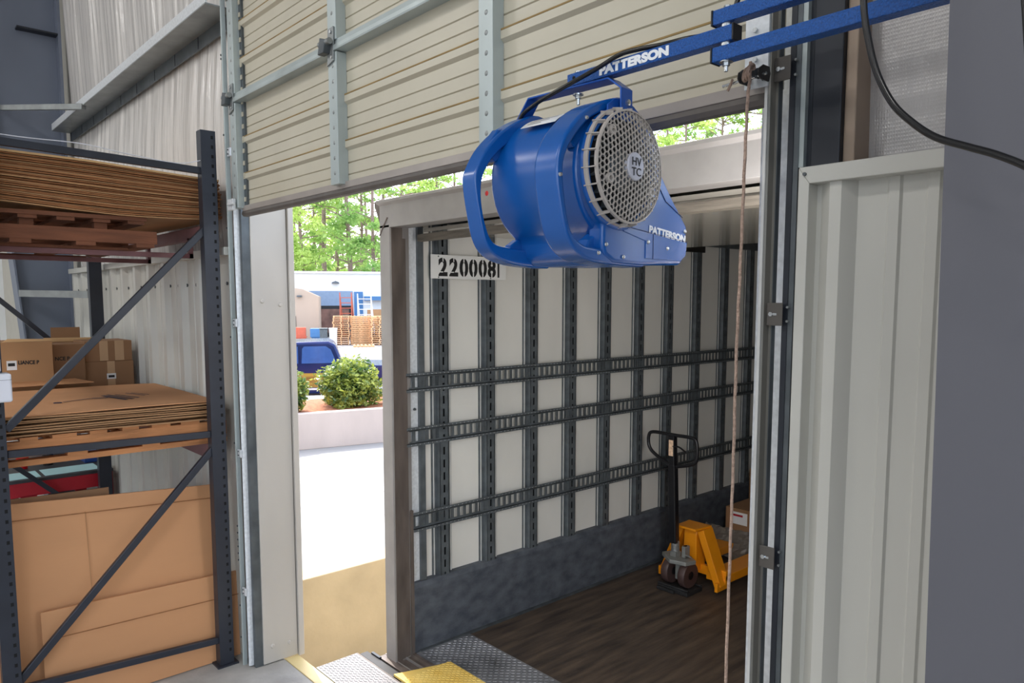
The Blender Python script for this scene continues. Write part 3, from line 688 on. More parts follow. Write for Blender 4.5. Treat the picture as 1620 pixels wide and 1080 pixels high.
for x in (UX-.03, -6.75):
    brace(x, 0.5, 2.838, 1.48, 2.805); brace(x, 0.52, 1.372, 1.48, 1.355); brace(x, 0.52, 0.205, 1.48, 0.152)
    if x > -5: brace(x, 0.52, 1.49, 1.49, 2.50); brace(x, 0.50, 0.235, 1.49, 1.28)
    else: brace(x, 0.50, 2.46, 1.46, 1.50); brace(x, 0.50, 1.20, 1.46, .26)
def beam(y, z, h=.085): return MB().box(-6.72, UX-.06, y-.02, y+.02, z-h, z).build('load_beam', rackred, RK, bevel=0.004)
beam(1.50, 2.515, .07); beam(0.48, 2.371)
for x in (-4.45, -5.25): MB().box(x-.02, x+.02, .46, 1.5, 2.345, 2.371).build('pallet_support', rackred, RK)
MB().box(-4.47, -4.43, 1.48, 1.50, 2.345, 2.46).box(-5.27, -5.23, 1.48, 1.50, 2.345, 2.46).build('support_hooks', rackred, RK); beam(1.50, 1.285); beam(0.48, 1.285)
k = MB().tube(smoothpath([(-4.19, 0.2, 2.885), (-4.19, 0.62, 2.868), (-4.19, 0.9, 2.872), (-4.19, 1.1, 2.850), (-4.19, 1.35, 2.832), (-4.17, 1.47, 2.858)], 5), 0.0022, 6).build('loose_string', plast_w, smooth=True)
tag(k, 'thin pale string lying along the top brace of the rack', 'string')
# white device on the front upright
wd = thing('paper_dispenser', (-4.12, 0.45, 1.7), 'white plastic dispenser box fixed to the front rack post', 'dispenser')
MB().box(-4.153, -4.06, 0.36, 0.540, 1.635, 1.768).build('lower_housing', plast_w, wd, bevel=0.01, seg=3)
MB().box(-4.153, -4.075, 0.36, 0.503, 1.775, 1.84).build('upper_cap', plast_w, wd, bevel=0.008, seg=3)
MB().box(-4.153, -4.0595, 0.36, 0.5405, 1.738, 1.7395).build('lid_seam', galv_d, wd)

# ------------------------------------------------------------------ pallets on the rack
def pallet(x0, x1, y0, y1, z, label, mt, group='wooden pallets on the rack', block=False):
    p = thing('wooden_pallet', ((x0+x1)/2, (y0+y1)/2, z), label, 'pallet', group)
    if block:
        for i in range(5):
            xc = x1-.05-i*((x1-x0-.1)/4)
            MB().box(xc-.05, xc+.05, y0, y1-.05, z+.152, z+.172).build('deck_board', mt, p)
        for i in range(6):
            yc = y0+.05+i*(y1-y0-.15)/5
            MB().box(x0, x1-.01, yc-.04, yc+.04, z+.134, z+.152).build('cross_board', mt, p)
            if i % 2 == 0:
                for xc in (x1-.06, (x0+x1)/2, x0+.06): MB().box(xc-.04, xc+.02, yc-.03, yc+.03, z+.10, z+.134).build('spacer_block', mt, p)
        for i in range(3):
            xc = x1-.022-i*((x1-x0-.044)/2)
            MB().box(xc-.019, xc+.019, y0, y1, z+.032, z+.10).build('stringer', mt, p, bevel=0.002)
        for i in range(3): 
            xc = x1-.16-i*((x1-x0-.2)/2)
            MB().box(xc-.05, xc+.05, y0, y1-.12, z, z+.014).build('bottom_runner', mt, p)
        for i in range(4):
            yc = y0+.06+i*(y1-y0-.12)/3
            MB().box(x0, x1-.005, yc-.045, yc+.045, z+.014, z+.032).build('bottom_board', mt, p)
        return p
    for i in range(3):
        xc = x1-.022-i*((x1-x0-.044)/2)
        MB().box(xc-.019, xc+.019, y0, y1, z+.045, z+.125).build('stringer', mt, p, bevel=0.002)
        MB().box(xc-.045, xc+.02, y0, y1, z, z+.028).build('bottom_runner', mt, p)
    n = 8
    for i in range(n):
        yc = y0+.05+i*(y1-y0-.1)/(n-1); wd_ = random.Random(i).uniform(.036, .055)
        MB().box(x0, x1, yc-wd_, yc+wd_, z+.125, z+.143).build('deck_board', mt, p)
    for i in range(4):
        yc = y0+.06+i*(y1-y0-.12)/3
        MB().box(x0, x1, yc-.045, yc+.045, z+.028, z+.045).build('bottom_board', mt, p)
    return p
pallet(-5.45, -4.30, 0.30, 1.27, 2.392-.02, 'reddish wooden pallet on the upper rack level under the thick cardboard stack', wood_r, block=True)
pallet(-5.45, -4.28, 0.42, 1.60, 1.286, 'tan wooden pallet on the lower rack level under the flattened boxes', wood)
pallet(-6.68, -5.60, 0.42, 1.56, 1.286, 'wooden pallet on the lower rack level under the closed boxes', wood)
def lerp(a, b, t): return a+(b-a)*t
def interp(pts, x):
    for (a, va), (b, vb) in zip(pts, pts[1:]):
        if x <= b: return lerp(va, vb, (x-a)/(b-a))
    return pts[-1][1]
NS = 30; Tt = [(0, 2.835), (.58, 2.815), (1.0, 2.806), (1.5, 2.779), (1.7, 2.772)]; Tb = [(0, 2.60), (.57, 2.583), (.89, 2.560), (1.12, 2.550), (1.48, 2.556), (1.7, 2.575)]
rnd = random.Random(5)
for kx in range(NS):
    m = MB(); t = kx/(NS-1); dx = rnd.uniform(-.012, .012); y1 = 1.612+rnd.uniform(-.01, .006); ny = 14; th = 0.0055 if kx < NS-1 else .010
    vs = []
    for j in range(ny+1):
        y = lerp(.12, y1, j/ny); z = lerp(interp(Tb, y), interp(Tt, y), t)-th+0.0009*math.sin(y*9+kx*1.3)
        for x in (-5.5+dx, -4.285+dx):
            vs += [(x, y, z), (x, y, z+th)]
    if kx == NS-1: vs = [(x, y, z+.004) for x, y, z in vs]
    fs = []
    for j in range(ny):
        a = j*4; b = a+4
        fs += [(a, b, b+2, a+2), (a+1, a+3, b+3, b+1), (a, a+1, b+1, b), (a+2, b+2, b+3, a+3)]
    fs += [(0, 2, 3, 1), (ny*4, ny*4+1, ny*4+3, ny*4+2)]
    o = m.add(vs, fs).build('cardboard_sheet', card_t if kx == NS-1 else (card_e if kx % 3 else card_b))
    tag(o, 'top cardboard sheet, palest, on the thick sagging stack' if kx == NS-1 else 'brown cardboard sheet in the thick sagging stack on the upper rack', 'cardboard', 'cardboard sheets stacked on the upper rack level')
# flattened boxes on the lower level
NB = 9
for kx in range(NB):
    rnd = random.Random(kx+20); t = kx/(NB-1); dx = rnd.uniform(-.02, .02); y0 = .42+rnd.uniform(-.02, .03); y1 = 1.575+rnd.uniform(-.03, .01); th = .006
    nx, ny = 8, 12; g = []
    for j in range(ny+1):
        for i in range(nx+1):
            x = lerp(-5.5+dx, -4.275+dx, i/nx); y = lerp(y0, y1, j/ny)
            z = 1.437+kx*.0118 - .02*(y-.6)*.5 + .003*math.sin(x*5+kx)*math.sin(y*6+kx*2)
            if y > 1.5: z -= (y-1.5)**2*(.25+.2*t)
            g.append((x, y, z))
    n1 = len(g); vs = g+[(x, y, z+th) for x, y, z in g]; fs = []
    for j in range(ny):
        for i in range(nx):
            a = j*(nx+1)+i; fs += [(a, a+nx+1, a+nx+2, a+1), (n1+a, n1+a+1, n1+a+nx+2, n1+a+nx+1)]
    for i in range(nx): fs += [(i, i+1, n1+i+1, n1+i), (ny*(nx+1)+i, n1+ny*(nx+1)+i, n1+ny*(nx+1)+i+1, ny*(nx+1)+i+1)]
    for j in range(ny): a = j*(nx+1); b = a+nx+1; fs += [(a, n1+a, n1+b, b), (a+nx, b+nx, n1+b+nx, n1+a+nx)]
    o = MB().add(vs, fs).build('flattened_box', card if kx == NB-1 else card_b)
    top = kx == NB-1
    tag(o, 'topmost flattened cardboard box with a printed dark logo on the lower rack' if top else 'flattened cardboard box in the low stack under the printed one', 'cardboard', 'flattened boxes on the lower rack level')
    if top:
        zt = 1.437+kx*.0118+th+.0045
        p = MB()
        for (xa, ya_, xb, yb_, w_) in ((-4.72, .86, -4.80, 1.02, .012), (-4.80, 1.02, -4.78, 1.10, .02), (-4.90, 1.10, -4.62, 1.16, .02), (-4.92, 1.13, -4.64, 1.20, .016), (-4.9, 1.17, -4.68, 1.24, .012), (-4.95, 1.24, -4.78, 1.30, .008), (-4.95, 1.27, -4.80, 1.33, .006)):
            p.bar((xa, ya_, zt-.02*(ya_-.6)*.5), (xb, yb_, zt-.02*(yb_-.6)*.5), w_, .001)
        p.tube([(-4.70+.02*math.cos(a), .83+.02*math.sin(a), zt-.003) for a in [2*PI*q/12 for q in range(12)]], .002, 5, True)
        p.build('printed_logo', ink_b, o)
# leaning cardboard panels below
def panel(x_top, x_bot, y0, y1, z1a, z1b, th, label, mt=card, fold=None, z0=0.004):
    m = MB()
    m.add([(x_bot, y0, z0), (x_bot, y1, z0), (x_top, y1, z1b), (x_top, y0, z1a), (x_bot-th, y0, z0), (x_bot-th, y1, z0), (x_top-th, y1, z1b), (x_top-th, y0, z1a)],
          [(0, 1, 2, 3), (7, 6, 5, 4), (0, 4, 5, 1), (1, 5, 6, 2), (2, 6, 7, 3), (3, 7, 4, 0)])
    o = m.build('leaning_cardboard', mt); tag(o, label, 'cardboard', 'cardboard panels leaning inside the rack foot'); return o
o = panel(-4.335, -4.262, 0.30, 1.515, 1.108, 1.030, .012, 'tall cardboard panel leaning behind the rack frame, folded along its top')
MB().bar((-4.326, 0.32, 1.022), (-4.322, 1.51, .955), .004, .003, up=(1, 0, 0)).build('crease', card_e, o)
MB().bar((-4.327, 0.86, 1.0), (-4.255, .87, .12), .0015, .003, up=(1, 0, 0)).build('crease', card_b, o)
panel(-4.275, -4.236, 1.553, 1.585, .955, .968, .012, 'cardboard panel showing behind the rear rack post', card_b)
o = panel(-4.258, -4.232, 0.625, 1.615, .535, .508, .010, 'low cardboard panel in front of the tall leaning one', card)
MB().bar((-4.2445, 0.66, 0.39), (-4.2445, 1.62, .37), .004, .002, up=(1, 0, 0)).build('crease', card_e, o)
panel(-4.43, -4.40, 0.35, 1.0, 1.10, 1.085, .01, 'darker cardboard panel just behind the tall one', card_d)
# closed boxes on the second pallet
def cbox(x0, x1, y0, y1, z0, z1, label, mt, tape=None, flaps=False, group='cardboard boxes on the lower rack level'):
    b = thing('cardboard_box', ((x0+x1)/2, (y0+y1)/2, z0), label, 'box', group)
    MB().box(x0, x1, y0, y1, z0, z1).build('carton', mt, b, bevel=0.003)
    if tape is not None:
        for (ya_, yb_) in tape: MB().box(x1-.002, x1+.0012, ya_, yb_, z0+.004, z1+.0008).build('tape', tapec, b)
    return b
Z0 = 1.43
bA = cbox(-6.05, -5.70, 0.60, 0.995, Z0, 1.835, 'tan box printed LIANCE with a white label, leftmost on the shelf', card_b)
text('LIANCE P', 'box_print', ink, bA, 0.034, frame((0.1765, .797-.7975, 1.69-Z0), (0, 1, -.02), (0, 0.25, 1)), offset=0.0012, sx=.82)
MB().box(-5.702, -5.698, 0.735, 0.79, 1.655, 1.715).build('shipping_label', paper, bA)
MB().box(-5.6975, -5.6972, 0.742, .78, 1.68, 1.70).build('barcode', ink, bA)
MB().prism([(0.72, 1.835), (0.995, 1.836), (.97, 1.85), (.75, 1.856)], 'x', -5.72, -5.71).build('raised_flap', card_t, bA)
bB = cbox(-6.2, -5.90, 1.03, 1.225, Z0, 1.80, 'narrow brown box half hidden behind the diagonal brace', card_d)
text('NCE P', 'box_print', ink, bB, 0.034, frame((0.1505, 1.04-1.1275, 1.69-Z0), (0, 1, 0), (0, 0.25, 1)), offset=0.0012, sx=.95)
bC = cbox(-6.65, -6.32, 1.08, 1.40, Z0, 1.80, 'open box behind the others with its flap standing up', card_b)
MB().box(-6.34, -6.335, 1.10, 1.29, 1.80, 1.905).build('open_flap', card_d, bC)
MB().prism([(1.07, 1.80), (1.40, 1.80), (1.42, 1.825), (1.05, 1.83)], 'x', -6.33, -6.315).build('open_flap', card_t, bC)
cbox(-6.3, -5.95, 1.235, 1.545, 1.665, 1.812, 'small taped box on top of the one with a white label', card_d, tape=((1.33, 1.385), (1.43, 1.49)))
bE = cbox(-6.3, -5.95, 1.225, 1.552, Z0, 1.664, 'taped box with a white barcode label under the small box', card_d, tape=((1.375, 1.425),))
MB().box(-5.951, -5.9475, 1.37, 1.43, 1.535, 1.575).build('shipping_label', paper, bE)
MB().box(-5.9474, -5.947, 1.38, 1.42, 1.545, 1.562).build('barcode', ink, bE)
f = MB().add([(-5.56, .62, 1.555), (-5.56, 1.20, 1.555), (-5.72, 1.12, 1.572), (-5.70, .62, 1.572), (-5.56, .62, 1.559), (-5.56, 1.20, 1.559), (-5.72, 1.12, 1.576), (-5.70, .62, 1.576)], [(0, 1, 2, 3), (4, 7, 6, 5), (0, 4, 5, 1), (1, 5, 6, 2), (2, 6, 7, 3), (3, 7, 4, 0)]).build('cardboard_flap', card)
tag(f, 'loose cardboard flap lying between the flattened boxes and the closed boxes', 'cardboard')
# ------------------------------------------------------------------ red bench behind
B = thing('workbench', (-7.3, .8, 0), 'red steel workbench with a dark top seen below the rack shelf', 'bench')
MB().box(-7.9, -6.83, -0.2, 1.585, .668, .693).build('bench_top', bench_t, B, bevel=0.003)
MB().box(-6.87, -6.84, -.2, 1.58, .555, .667).build('front_rail', red, B)
for (x, y) in ((-6.86, 1.53), (-7.85, 1.53), (-6.86, .98)):
    MB().prism([(y-.06, .56), (y+.05, .56), (y+.05, 0), (y-.01, 0)], 'x', x-.03, x+.02).build('bench_leg', red, B)
MB().box(-7.85, -7.0, -.1, 1.4, .20, .22).build('lower_shelf', bench_t, B)
for i, (x0, x1, y0, y1) in enumerate(((-6.88, -7.15, 1.10, 1.50), (-6.87, -7.14, .78, 1.07), (-6.86, -7.06, .50, .74))):
    o = MB().box(x0, x1, y0, y1, .6935+.0005*i, .6955+.0005*i).build('paper_sheet', paper_c if i < 2 else paper)
    tag(o, ['pale blue paper sheet at the right end of the workbench', 'pale blue paper sheet in the middle of the workbench', 'white paper sheet at the left of the workbench'][i], 'paper', 'papers on the workbench')
zb = .694
k = MB().lathe([(0, zb), (.035, zb), (.05, zb+.12), (.046, zb+.12), (.032, zb+.01)], (-7.31, 1.01, 0), 'z', 24).build('plastic_cup', redcup, smooth=True); tag(k, 'red plastic cup on the workbench', 'cup')
k = MB().lathe([(0, zb), (.04, zb), (.044, zb+.14), (.04, zb+.14), (.036, zb+.01)], (-7.35, 1.20, 0), 'z', 24).build('pen_holder', blackp, smooth=True); tag(k, 'black pen holder on the workbench beside the red cup', 'holder')
k = MB().lathe([(0, zb), (.035, zb), (.042, zb+.11), (.038, zb+.11), (.032, zb+.01)], (-7.28, .84, 0), 'z', 24).build('clear_cup', film, smooth=True); tag(k, 'clear glass tumbler left of the red cup', 'cup')
k = MB().box(-7.6, -7.2, 1.45, 1.575, zb, zb+.09).build('ring_binder', bluepl, bevel=.004); tag(k, 'blue binder lying at the wall end of the workbench', 'binder')
for i, (y0, y1, z0, z1, l) in enumerate(((.45, .95, .222, .48, 'brown carton on the shelf under the workbench'), (-.1, .40, .222, .50, 'dark brown carton at the left on the workbench shelf'))):
    cbox(-7.6, -7.0, y0, y1, z0+.001, z1, l, card_d, group='cartons under the workbench')

# ------------------------------------------------------------------ tread plates, dock leveller
def tread(mb, x0, x1, y0, y1, z, p=0.026, ln=0.020, wd_=0.0062, h=0.0026):
    j = 0; y = y0+p*.4
    while y < y1-.006:
        i = 0; x = x0+p*.4
        while x < x1-.006:
            a = R(45 if (i+j) % 2 else -45); c_, s_ = math.cos(a), math.sin(a); l = ln/2; w_ = wd_/2
            P = [(x-l*c_, y-l*s_), (x+w_*s_, y-w_*c_), (x+l*c_, y+l*s_), (x-w_*s_, y+w_*c_)]
            Q = [(x+(px-x)*.55, y+(py-y)*.55) for px, py in P]
            mb.add([(*q, z) for q in P]+[(*q, z+h) for q in Q], [(0, 1, 5, 4), (1, 2, 6, 5), (2, 3, 7, 6), (3, 0, 4, 7), (4, 5, 6, 7)])
            x += p*.72; i += 1
        y += p*.72; j += 1
    return mb
struct(MB().box(-4.0, -.87, 1.787, 1.868, -0.25, 0.004).build('trim_10', yband, bevel=.002))
LV = thing('dock_leveler', (-2.5, 2.1, 0), 'tread-plate dock leveler bridging the hall floor and the truck', 'dock leveler')
m = MB().box(-3.78, -1.15, 1.873, 2.135, -.012, .004); tread(m, -3.78, -1.9, 1.88, 2.13, .004).build('bridge_plate', splate, LV)
MB().box(-3.778, -1.15, 2.136, 2.142, -.02, .005).build('rusty_edge', tframe_d, LV)
m = MB().prism([(-3.395, 2.15), (-1.5, 2.15), (-1.5, 2.475), (-3.30, 2.475), (-3.315, 2.40)], 'z', .006, .018); tread(m, -3.31, -1.9, 2.155, 2.47, .018, p=.024).build('yellow_lip', yplate, LV)
k = MB().box(-3.77, -3.40, 2.148, 2.205, -.14, .0).build('dock_bumper', rubber, bevel=.006); tag(k, 'black rubber dock bumper between the silver plate and the truck sill', 'bumper')

# ------------------------------------------------------------------ truck
TK = thing('box_truck', (-2.3, 2.3, 0), 'open rear of a box truck backed to the dock, white inside walls with grey posts', 'truck')
XW = -3.55; YE = 9.6; XR = -1.06; ZC = 2.63
# rear frame
MB().prism([(-3.628, 2.25), (-3.53, 2.25), (-3.53, 2.275), (-3.562, 2.40), (-3.628, 2.40)], 'z', -.06, 2.52).build('rear_post', tframe, TK, bevel=.002)
MB().prism([(-3.534, 2.262), (-3.527, 2.262), (-3.545, 2.345), (-3.560, 2.345)], 'z', 0, 2.52).build('post_wear_strip', tframe_d, TK)
MB().prism([(-3.578, 2.345), (-3.545, 2.345), (-3.548, 2.368), (-3.578, 2.368)], 'z', 0, 2.45).build('door_track_strip', tframe_d, TK)
MB().prism([(-3.59, 2.39), (-3.545, 2.375), (-3.548, 2.40), (-3.59, 2.40)], 'z', 0, .875).build('track_guard', tframe_d, TK, bevel=.002)
MB().prism([(-1.08, 2.25), (-.98, 2.25), (-.98, 2.40), (-1.08, 2.40)], 'z', -.06, 2.52).build('rear_post', tframe, TK, bevel=.002)
MB().prism([(2.25, 2.505), (2.25, 2.628), (2.225, 2.64), (2.225, 2.655), (2.42, 2.655), (2.42, 2.515), (2.27, 2.505)], 'x', -3.628, -.98).build('rear_header', tframe, TK, bevel=.002)
MB().prism([(-3.628, 2.50), (-3.70, 2.635), (-3.70, 2.658), (-3.628, 2.658)], 'y', 2.262, 2.34).build('header_wing', tframe_d, TK, bevel=.002)
MB().bar((-3.628, 2.2485, 2.465), (-3.545, 2.2485, 2.56), .004, .006, up=(0, 1, 0)).build('weld_seam', tframe_d, TK)
o = MB().lathe([(0, -.004), (.009, -.003), (.012, 0)], (-2.69, 2.25, 2.60), 'y', 16).build('marker_light', redcup, TK, smooth=True)
MB().prism([(2.215, -.03), (2.215, .0), (2.30, .0), (2.31, -.012), (2.37, -.012), (2.38, .002), (2.40, .002), (2.40, -.06), (2.215, -.06)], 'x', -3.66, -1.0).build('rear_sill', tframe_d, TK)
MB().box(-3.66, -1.0, 2.262, 2.266, .0, .004).box(-3.66, -1.0, 2.33, 2.335, -.012, .003).build('sill_ribs', tframe, TK)
MB().box(-3.72, -3.63, 2.20, 2.216, -.12, .01).build('sill_end_plate', darkcol, TK)
# roll door bottom bar parked under the ceiling
MB().prism([(2.43, 2.44), (2.43, 2.475), (2.455, 2.48), (2.455, 2.435)], 'x', -3.52, -1.1).build('roll_door_bar', mk('roll_door_wood', (112, 105, 95), .6, 0, .3, 20, .2, stretch=(.3, 1, 3)), TK)
MB().box(-3.5, -1.1, 2.46, 4.6, 2.49, 2.51).build('roll_door_curtain', tceil, TK)
# box body
MB().box(XW-.065, XW-.048, 2.40, YE, -.05, ZC+.05).build('left_side_wall', tw_panel, TK)
MB().box(XR, XR+.03, 2.40, YE, -.05, ZC+.05).build('right_side_wall', tw_panel, TK)
MB().box(XW-.06, XR+.03, YE, YE+.03, -.05, ZC+.05).build('front_wall', tw_panel, TK)
MB().box(XW-.065, XR+.03, 2.42, YE, ZC, ZC+.05).build('ceiling_liner', tceil, TK)
m = MB()
for y in [2.9+i*.62 for i in range(11)]: m.box(-3.5, -1.1, y, y+.006, ZC-.002, ZC)
m.build('ceiling_seams', tlight, TK)
m = MB()
for i, y in enumerate([4.75+i*.6 for i in range(7)]):
    for x in (-3.1, -2.5, -1.9, -1.4): m.box(x-.09, x+.09, y-.01, y+.02, ZC-.012, ZC-.001)
m.build('ceiling_hangers', holec, TK)
MB().box(XW-.045, XW-.01, 2.4, YE, ZC-.075, ZC-.001).build('wall_top_rail', tpost, TK)
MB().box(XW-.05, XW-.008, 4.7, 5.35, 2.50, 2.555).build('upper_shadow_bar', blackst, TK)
MB().box(XW-.06, XR+.03, 2.40, YE, -.06, 0.0).build('truck_floor', tfloor, TK)
m = MB().box(XW+.01, XR-.01, 2.402, 2.80, .0005, .006); tread(m, XW+.03, -1.9, 2.41, 2.79, .006, p=.031, ln=.023).build('threshold_tread', dplate, TK)
# kick plate with slanted ledge
MB().prism([(XW-.05, 0.0), (XW, 0.0), (XW, .395), (XW-.012, .425), (XW-.05, .43)], 'y', 2.40, YE).build('kick_plate', kick, TK, bevel=.003)
m = MB()
for y in (4.86, 7.2): m.box(XW, XW+.0015, y, y+.006, .0, .40)
m.build('kick_plate_seams', galv_d, TK)
MB().box(XW, XW+.02, 2.43, YE, 0, .012).build('floor_edge_strip', galv_d, TK)
MB().box(XW-.048, XW-.012, 2.46, 2.50, .43, ZC).build('corner_strip', tpost, TK); MB().box(XW-.048, XW-.03, 2.40, 2.46, .43, ZC).build('corner_lining', galv_l, TK)
# slotted posts (ladder geometry) every ~0.39 m
def post(yc):
    o = MB()
    o.box(XW-.048, XW-.044, yc-.075, yc+.075, .42, ZC)                       # flange
    o.prism([(XW-.044, yc-.040), (XW-.012, yc-.034), (XW-.012, yc-.03), (XW-.044, yc-.034)], 'z', .42, ZC)
    o.prism([(XW-.044, yc+.040), (XW-.012, yc+.034), (XW-.012, yc+.03), (XW-.044, yc+.034)], 'z', .42, ZC)
    o.box(XW-.016, XW-.012, yc-.034, yc-.007, .42, ZC).box(XW-.016, XW-.012, yc+.007, yc+.034, .42, ZC)
    z = .44
    while z < ZC: o.box(XW-.016, XW-.012, yc-.007, yc+.007, z, z+.03); z += .078
    o = o.build('wall_post', tpost, TK)
    MB().box(XW-.042, XW-.038, yc-.03, yc+.03, .42, ZC).build('post_cavity', holec, o)
    MB().box(XW-.046, XW-.038, yc+.060, yc+.069, .42, ZC).box(XW-.046, XW-.038, yc-.064, yc-.058, .42, ZC).build('bright_edge', tlight, o)
    return o
py = 2.638; Y = [2.638, 3.008, 3.387, 3.764, 4.132, 4.522, 4.892, 5.278, 5.688, 6.105]
while Y[-1] < YE-.5: Y.append(Y[-1]+.40)
for y in Y: post(y)
# horizontal logistic rails with open slots
def rail(z0, z1, ys):
    zc = (z0+z1)/2; hs = .029
    o = MB()
    def strip(a, b, x0=XW-.012, x1=XW-.008): o.box(x0, x1, ys, YE-.02, a, b)
    strip(zc+hs, z1-.018); strip(z0+.018, zc-hs)
    o.box(XW-.012, XW+.006, ys, YE-.02, z1-.018, z1-.015).box(XW+.002, XW+.006, ys, YE-.02, z1-.018, z1).box(XW-.012, XW+.006, ys, YE-.02, z0+.015, z0+.018).box(XW+.002, XW+.006, ys, YE-.02, z0, z0+.018)
    y = ys
    k_ = 0
    while y < YE-.06: o.box(XW-.012, XW-.008, y, y+.020, zc-hs, zc+hs); y += .0475; k_ += 1
    o = o.build('logistic_rail', tpost, TK)
    m = MB()
    y = ys+.03
    while y < YE-.1: m.cyl((XW+.0055, y, z1-.009), (XW+.0065, y, z1-.009), .0022, n=6).cyl((XW+.0055, y, z0+.009), (XW+.0065, y, z0+.009), .0022, n=6); y += .03
    paint(o, m, galv_l)
rail(1.572, 1.684, 2.36); rail(1.255, 1.367, 2.36); rail(.742, .858, 2.40)
for y in Y[:8]:
    pass
# number plate
P = MB().box(XW-.006, XW-.003, 2.545, 3.13, 2.232, 2.372).build('number_plate', mk('plate_white', (224, 224, 222), .5, 0, .03), TK, bevel=.001)
DY = [2.633, 2.713, 2.790, 2.863, 2.938, 3.011, 3.066]
for ch, yc in zip('2200081', DY):
    t = text(ch, 'plate_digit', ink, P, 0.140, frame((XW-.0028, yc, 2.252), (0, 1, 0), (0, 0, 1)), offset=0.0058, sx=(.92 if ch != '1' else .6), align='CENTER')
    t.data.transform(Matrix.Translation(-TK.location))
m = MB()
for ch, yc in zip('2200081', DY):
    if ch == '2': m.box(XW-.003, XW-.0012, yc-.026, yc+.0, 2.268, 2.274).box(XW-.003, XW-.0012, yc-.003, yc+.003, 2.332, 2.362)
    elif ch in '08': m.box(XW-.003, XW-.0012, yc-.004, yc+.004, 2.238, 2.270).box(XW-.003, XW-.0012, yc-.004, yc+.004, 2.332, 2.362)
m.build('stencil_bridges', mk('plate_white', (224, 224, 222)), P)
m = MB()
for (y, z) in ((2.60, 2.362), (2.60, 2.24), (3.0, 2.24), (3.1, 2.362)): m.cyl((XW-.003, y, z), (XW+.0, y, z), .004, n=8)
m.build('plate_rivets', galv_d, P)
k = MB().lathe([(0, .012), (.006, .011), (.009, 0)], (XW-.02, 2.43, 1.47), 'x', 12).build('wall_hook', galv_d, TK, smooth=True)
# rear wheels under the body
for x in (-3.3, -1.35):
    for y in (4.2, 5.4): MB().cyl((x-.14, y, -1.22), (x+.14, y, -1.22), .52, n=28).build('wheel', tyre, TK, smooth=True)

# ------------------------------------------------------------------ pallet jack
J = thing('pallet_jack', (-3.07, 4.5, 0), 'orange hand pallet jack with black looped handle inside the truck', 'pallet jack')
for s_ in (-1, 1):
    xc = -3.065+s_*.185
    f = MB().prism([(4.56, .075), (4.56, .135), (5.70, .125), (5.78, .06), (5.70, .06)], 'x', xc-.08, xc+.08).build('fork', orange, J, bevel=.004)
    # slanting side frame with notch foot
    MB().prism([(4.47, .035), (4.47, .10), (4.50, .10), (4.505, .075), (4.55, .075), (4.56, .12), (4.60, .13), (4.64, .035)], 'x', xc-.012+s_*.06, xc+.012+s_*.06).build('fork_foot', orange, J, bevel=.003)
    MB().bar((xc+s_*.055, 4.56, .06), (-3.065+s_*.085, 4.56, .44), .055, .12, up=(0, 1, 0)).build('slant_brace', orange, J, bevel=.003)
    MB().cyl((xc-.03, 5.55, .045), (xc+.03, 5.55, .045), .04, n=16).build('load_roller', wheelm, J, smooth=True)
MB().prism([(4.50, .12), (4.50, .40), (4.52, .46), (4.60, .46), (4.62, .13)], 'x', -3.12, -3.01).build('pump_housing', orange, J, bevel=.006)
MB().prism([(-3.14, 4.44), (-2.98, 4.44), (-2.96, 4.62), (-3.16, 4.62)], 'z', .445, .462).build('top_plate', orange, J, bevel=.004)
MB().box(-3.33, -2.80, 4.565, 4.60, .10, .17).build('cross_member', orange, J, bevel=.004)
MB().prism([(-3.24, 4.40), (-3.10, 4.30), (-2.98, 4.33), (-2.955, 4.42), (-3.08, 4.50), (-3.2, 4.50)], 'z', .215, .245).build('steering_plate', jackgrey, J, bevel=.005)
MB().cyl((-3.12, 4.40, .24), (-3.12, 4.40, .36), .026, n=18).box(-3.145, -3.095, 4.37, 4.43, .24, .28).build('hydraulic_pump', jackgrey, J, smooth=False)
MB().cyl((-3.12, 4.40, .285), (-3.12, 4.40, .345), .032, n=18).cyl((-3.055, 4.42, .25), (-3.055, 4.42, .33), .018, n=14).build('pump_collar', zinc, J)
MB().box(-3.06, -3.03, 4.39, 4.45, .25, .33).bar((-3.05, 4.40, .27), (-2.97, 4.38, .275), .012, .008).build('release_pedal', jackgrey, J, bevel=.003)
MB().box(-3.105, -3.06, 4.38, 4.42, .08, .22).build('wheel_bracket', jackgrey, J, bevel=.004)
for x in (-3.155, -3.01):
    w_ = MB().lathe([(.03, -.028), (.088, -.028), (.094, -.02), (.094, .02), (.088, .028), (.03, .028)], (x, 4.40, .13), 'x', 30).build('steer_wheel', wheelm, J, smooth=True)
    MB().lathe([(0, .022), (.045, .02), (.06, .026), (.06, -.026), (.045, -.02), (0, -.022)], (x, 4.40, .13), 'x', 24).build('wheel_hub', blackp, w_, smooth=True)
MB().bar((-3.125, 4.39, .34), (-3.15, 4.39, .92), .06, .05, up=(0, 1, 0)).build('tiller_arm', blackp, J, bevel=.008)
MB().bar((-3.148, 4.39, .88), (-3.157, 4.39, 1.13), .05, .045, up=(0, 1, 0)).build('tiller_head', blackp, J, bevel=.006)
hp = [(-3.15, 4.39, .90), (-3.30, 4.39, .965), (-3.365, 4.39, 1.02), (-3.372, 4.39, 1.10), (-3.33, 4.39, 1.135), (-3.15, 4.39, 1.135), (-3.0, 4.39, 1.135), (-2.955, 4.39, 1.11), (-2.948, 4.39, 1.0), (-2.985, 4.39, .945), (-3.15, 4.39, .90)]
MB().tube([p for p in smoothpath(hp, 5)][:-1], .013, 10).build('loop_handle', blackp, J, smooth=True)
MB().tube(smoothpath([(-3.145, 4.37, 1.055), (-3.08, 4.36, 1.06), (-3.02, 4.35, 1.035)], 5), .006, 8).build('release_lever', blackp, J, smooth=True)
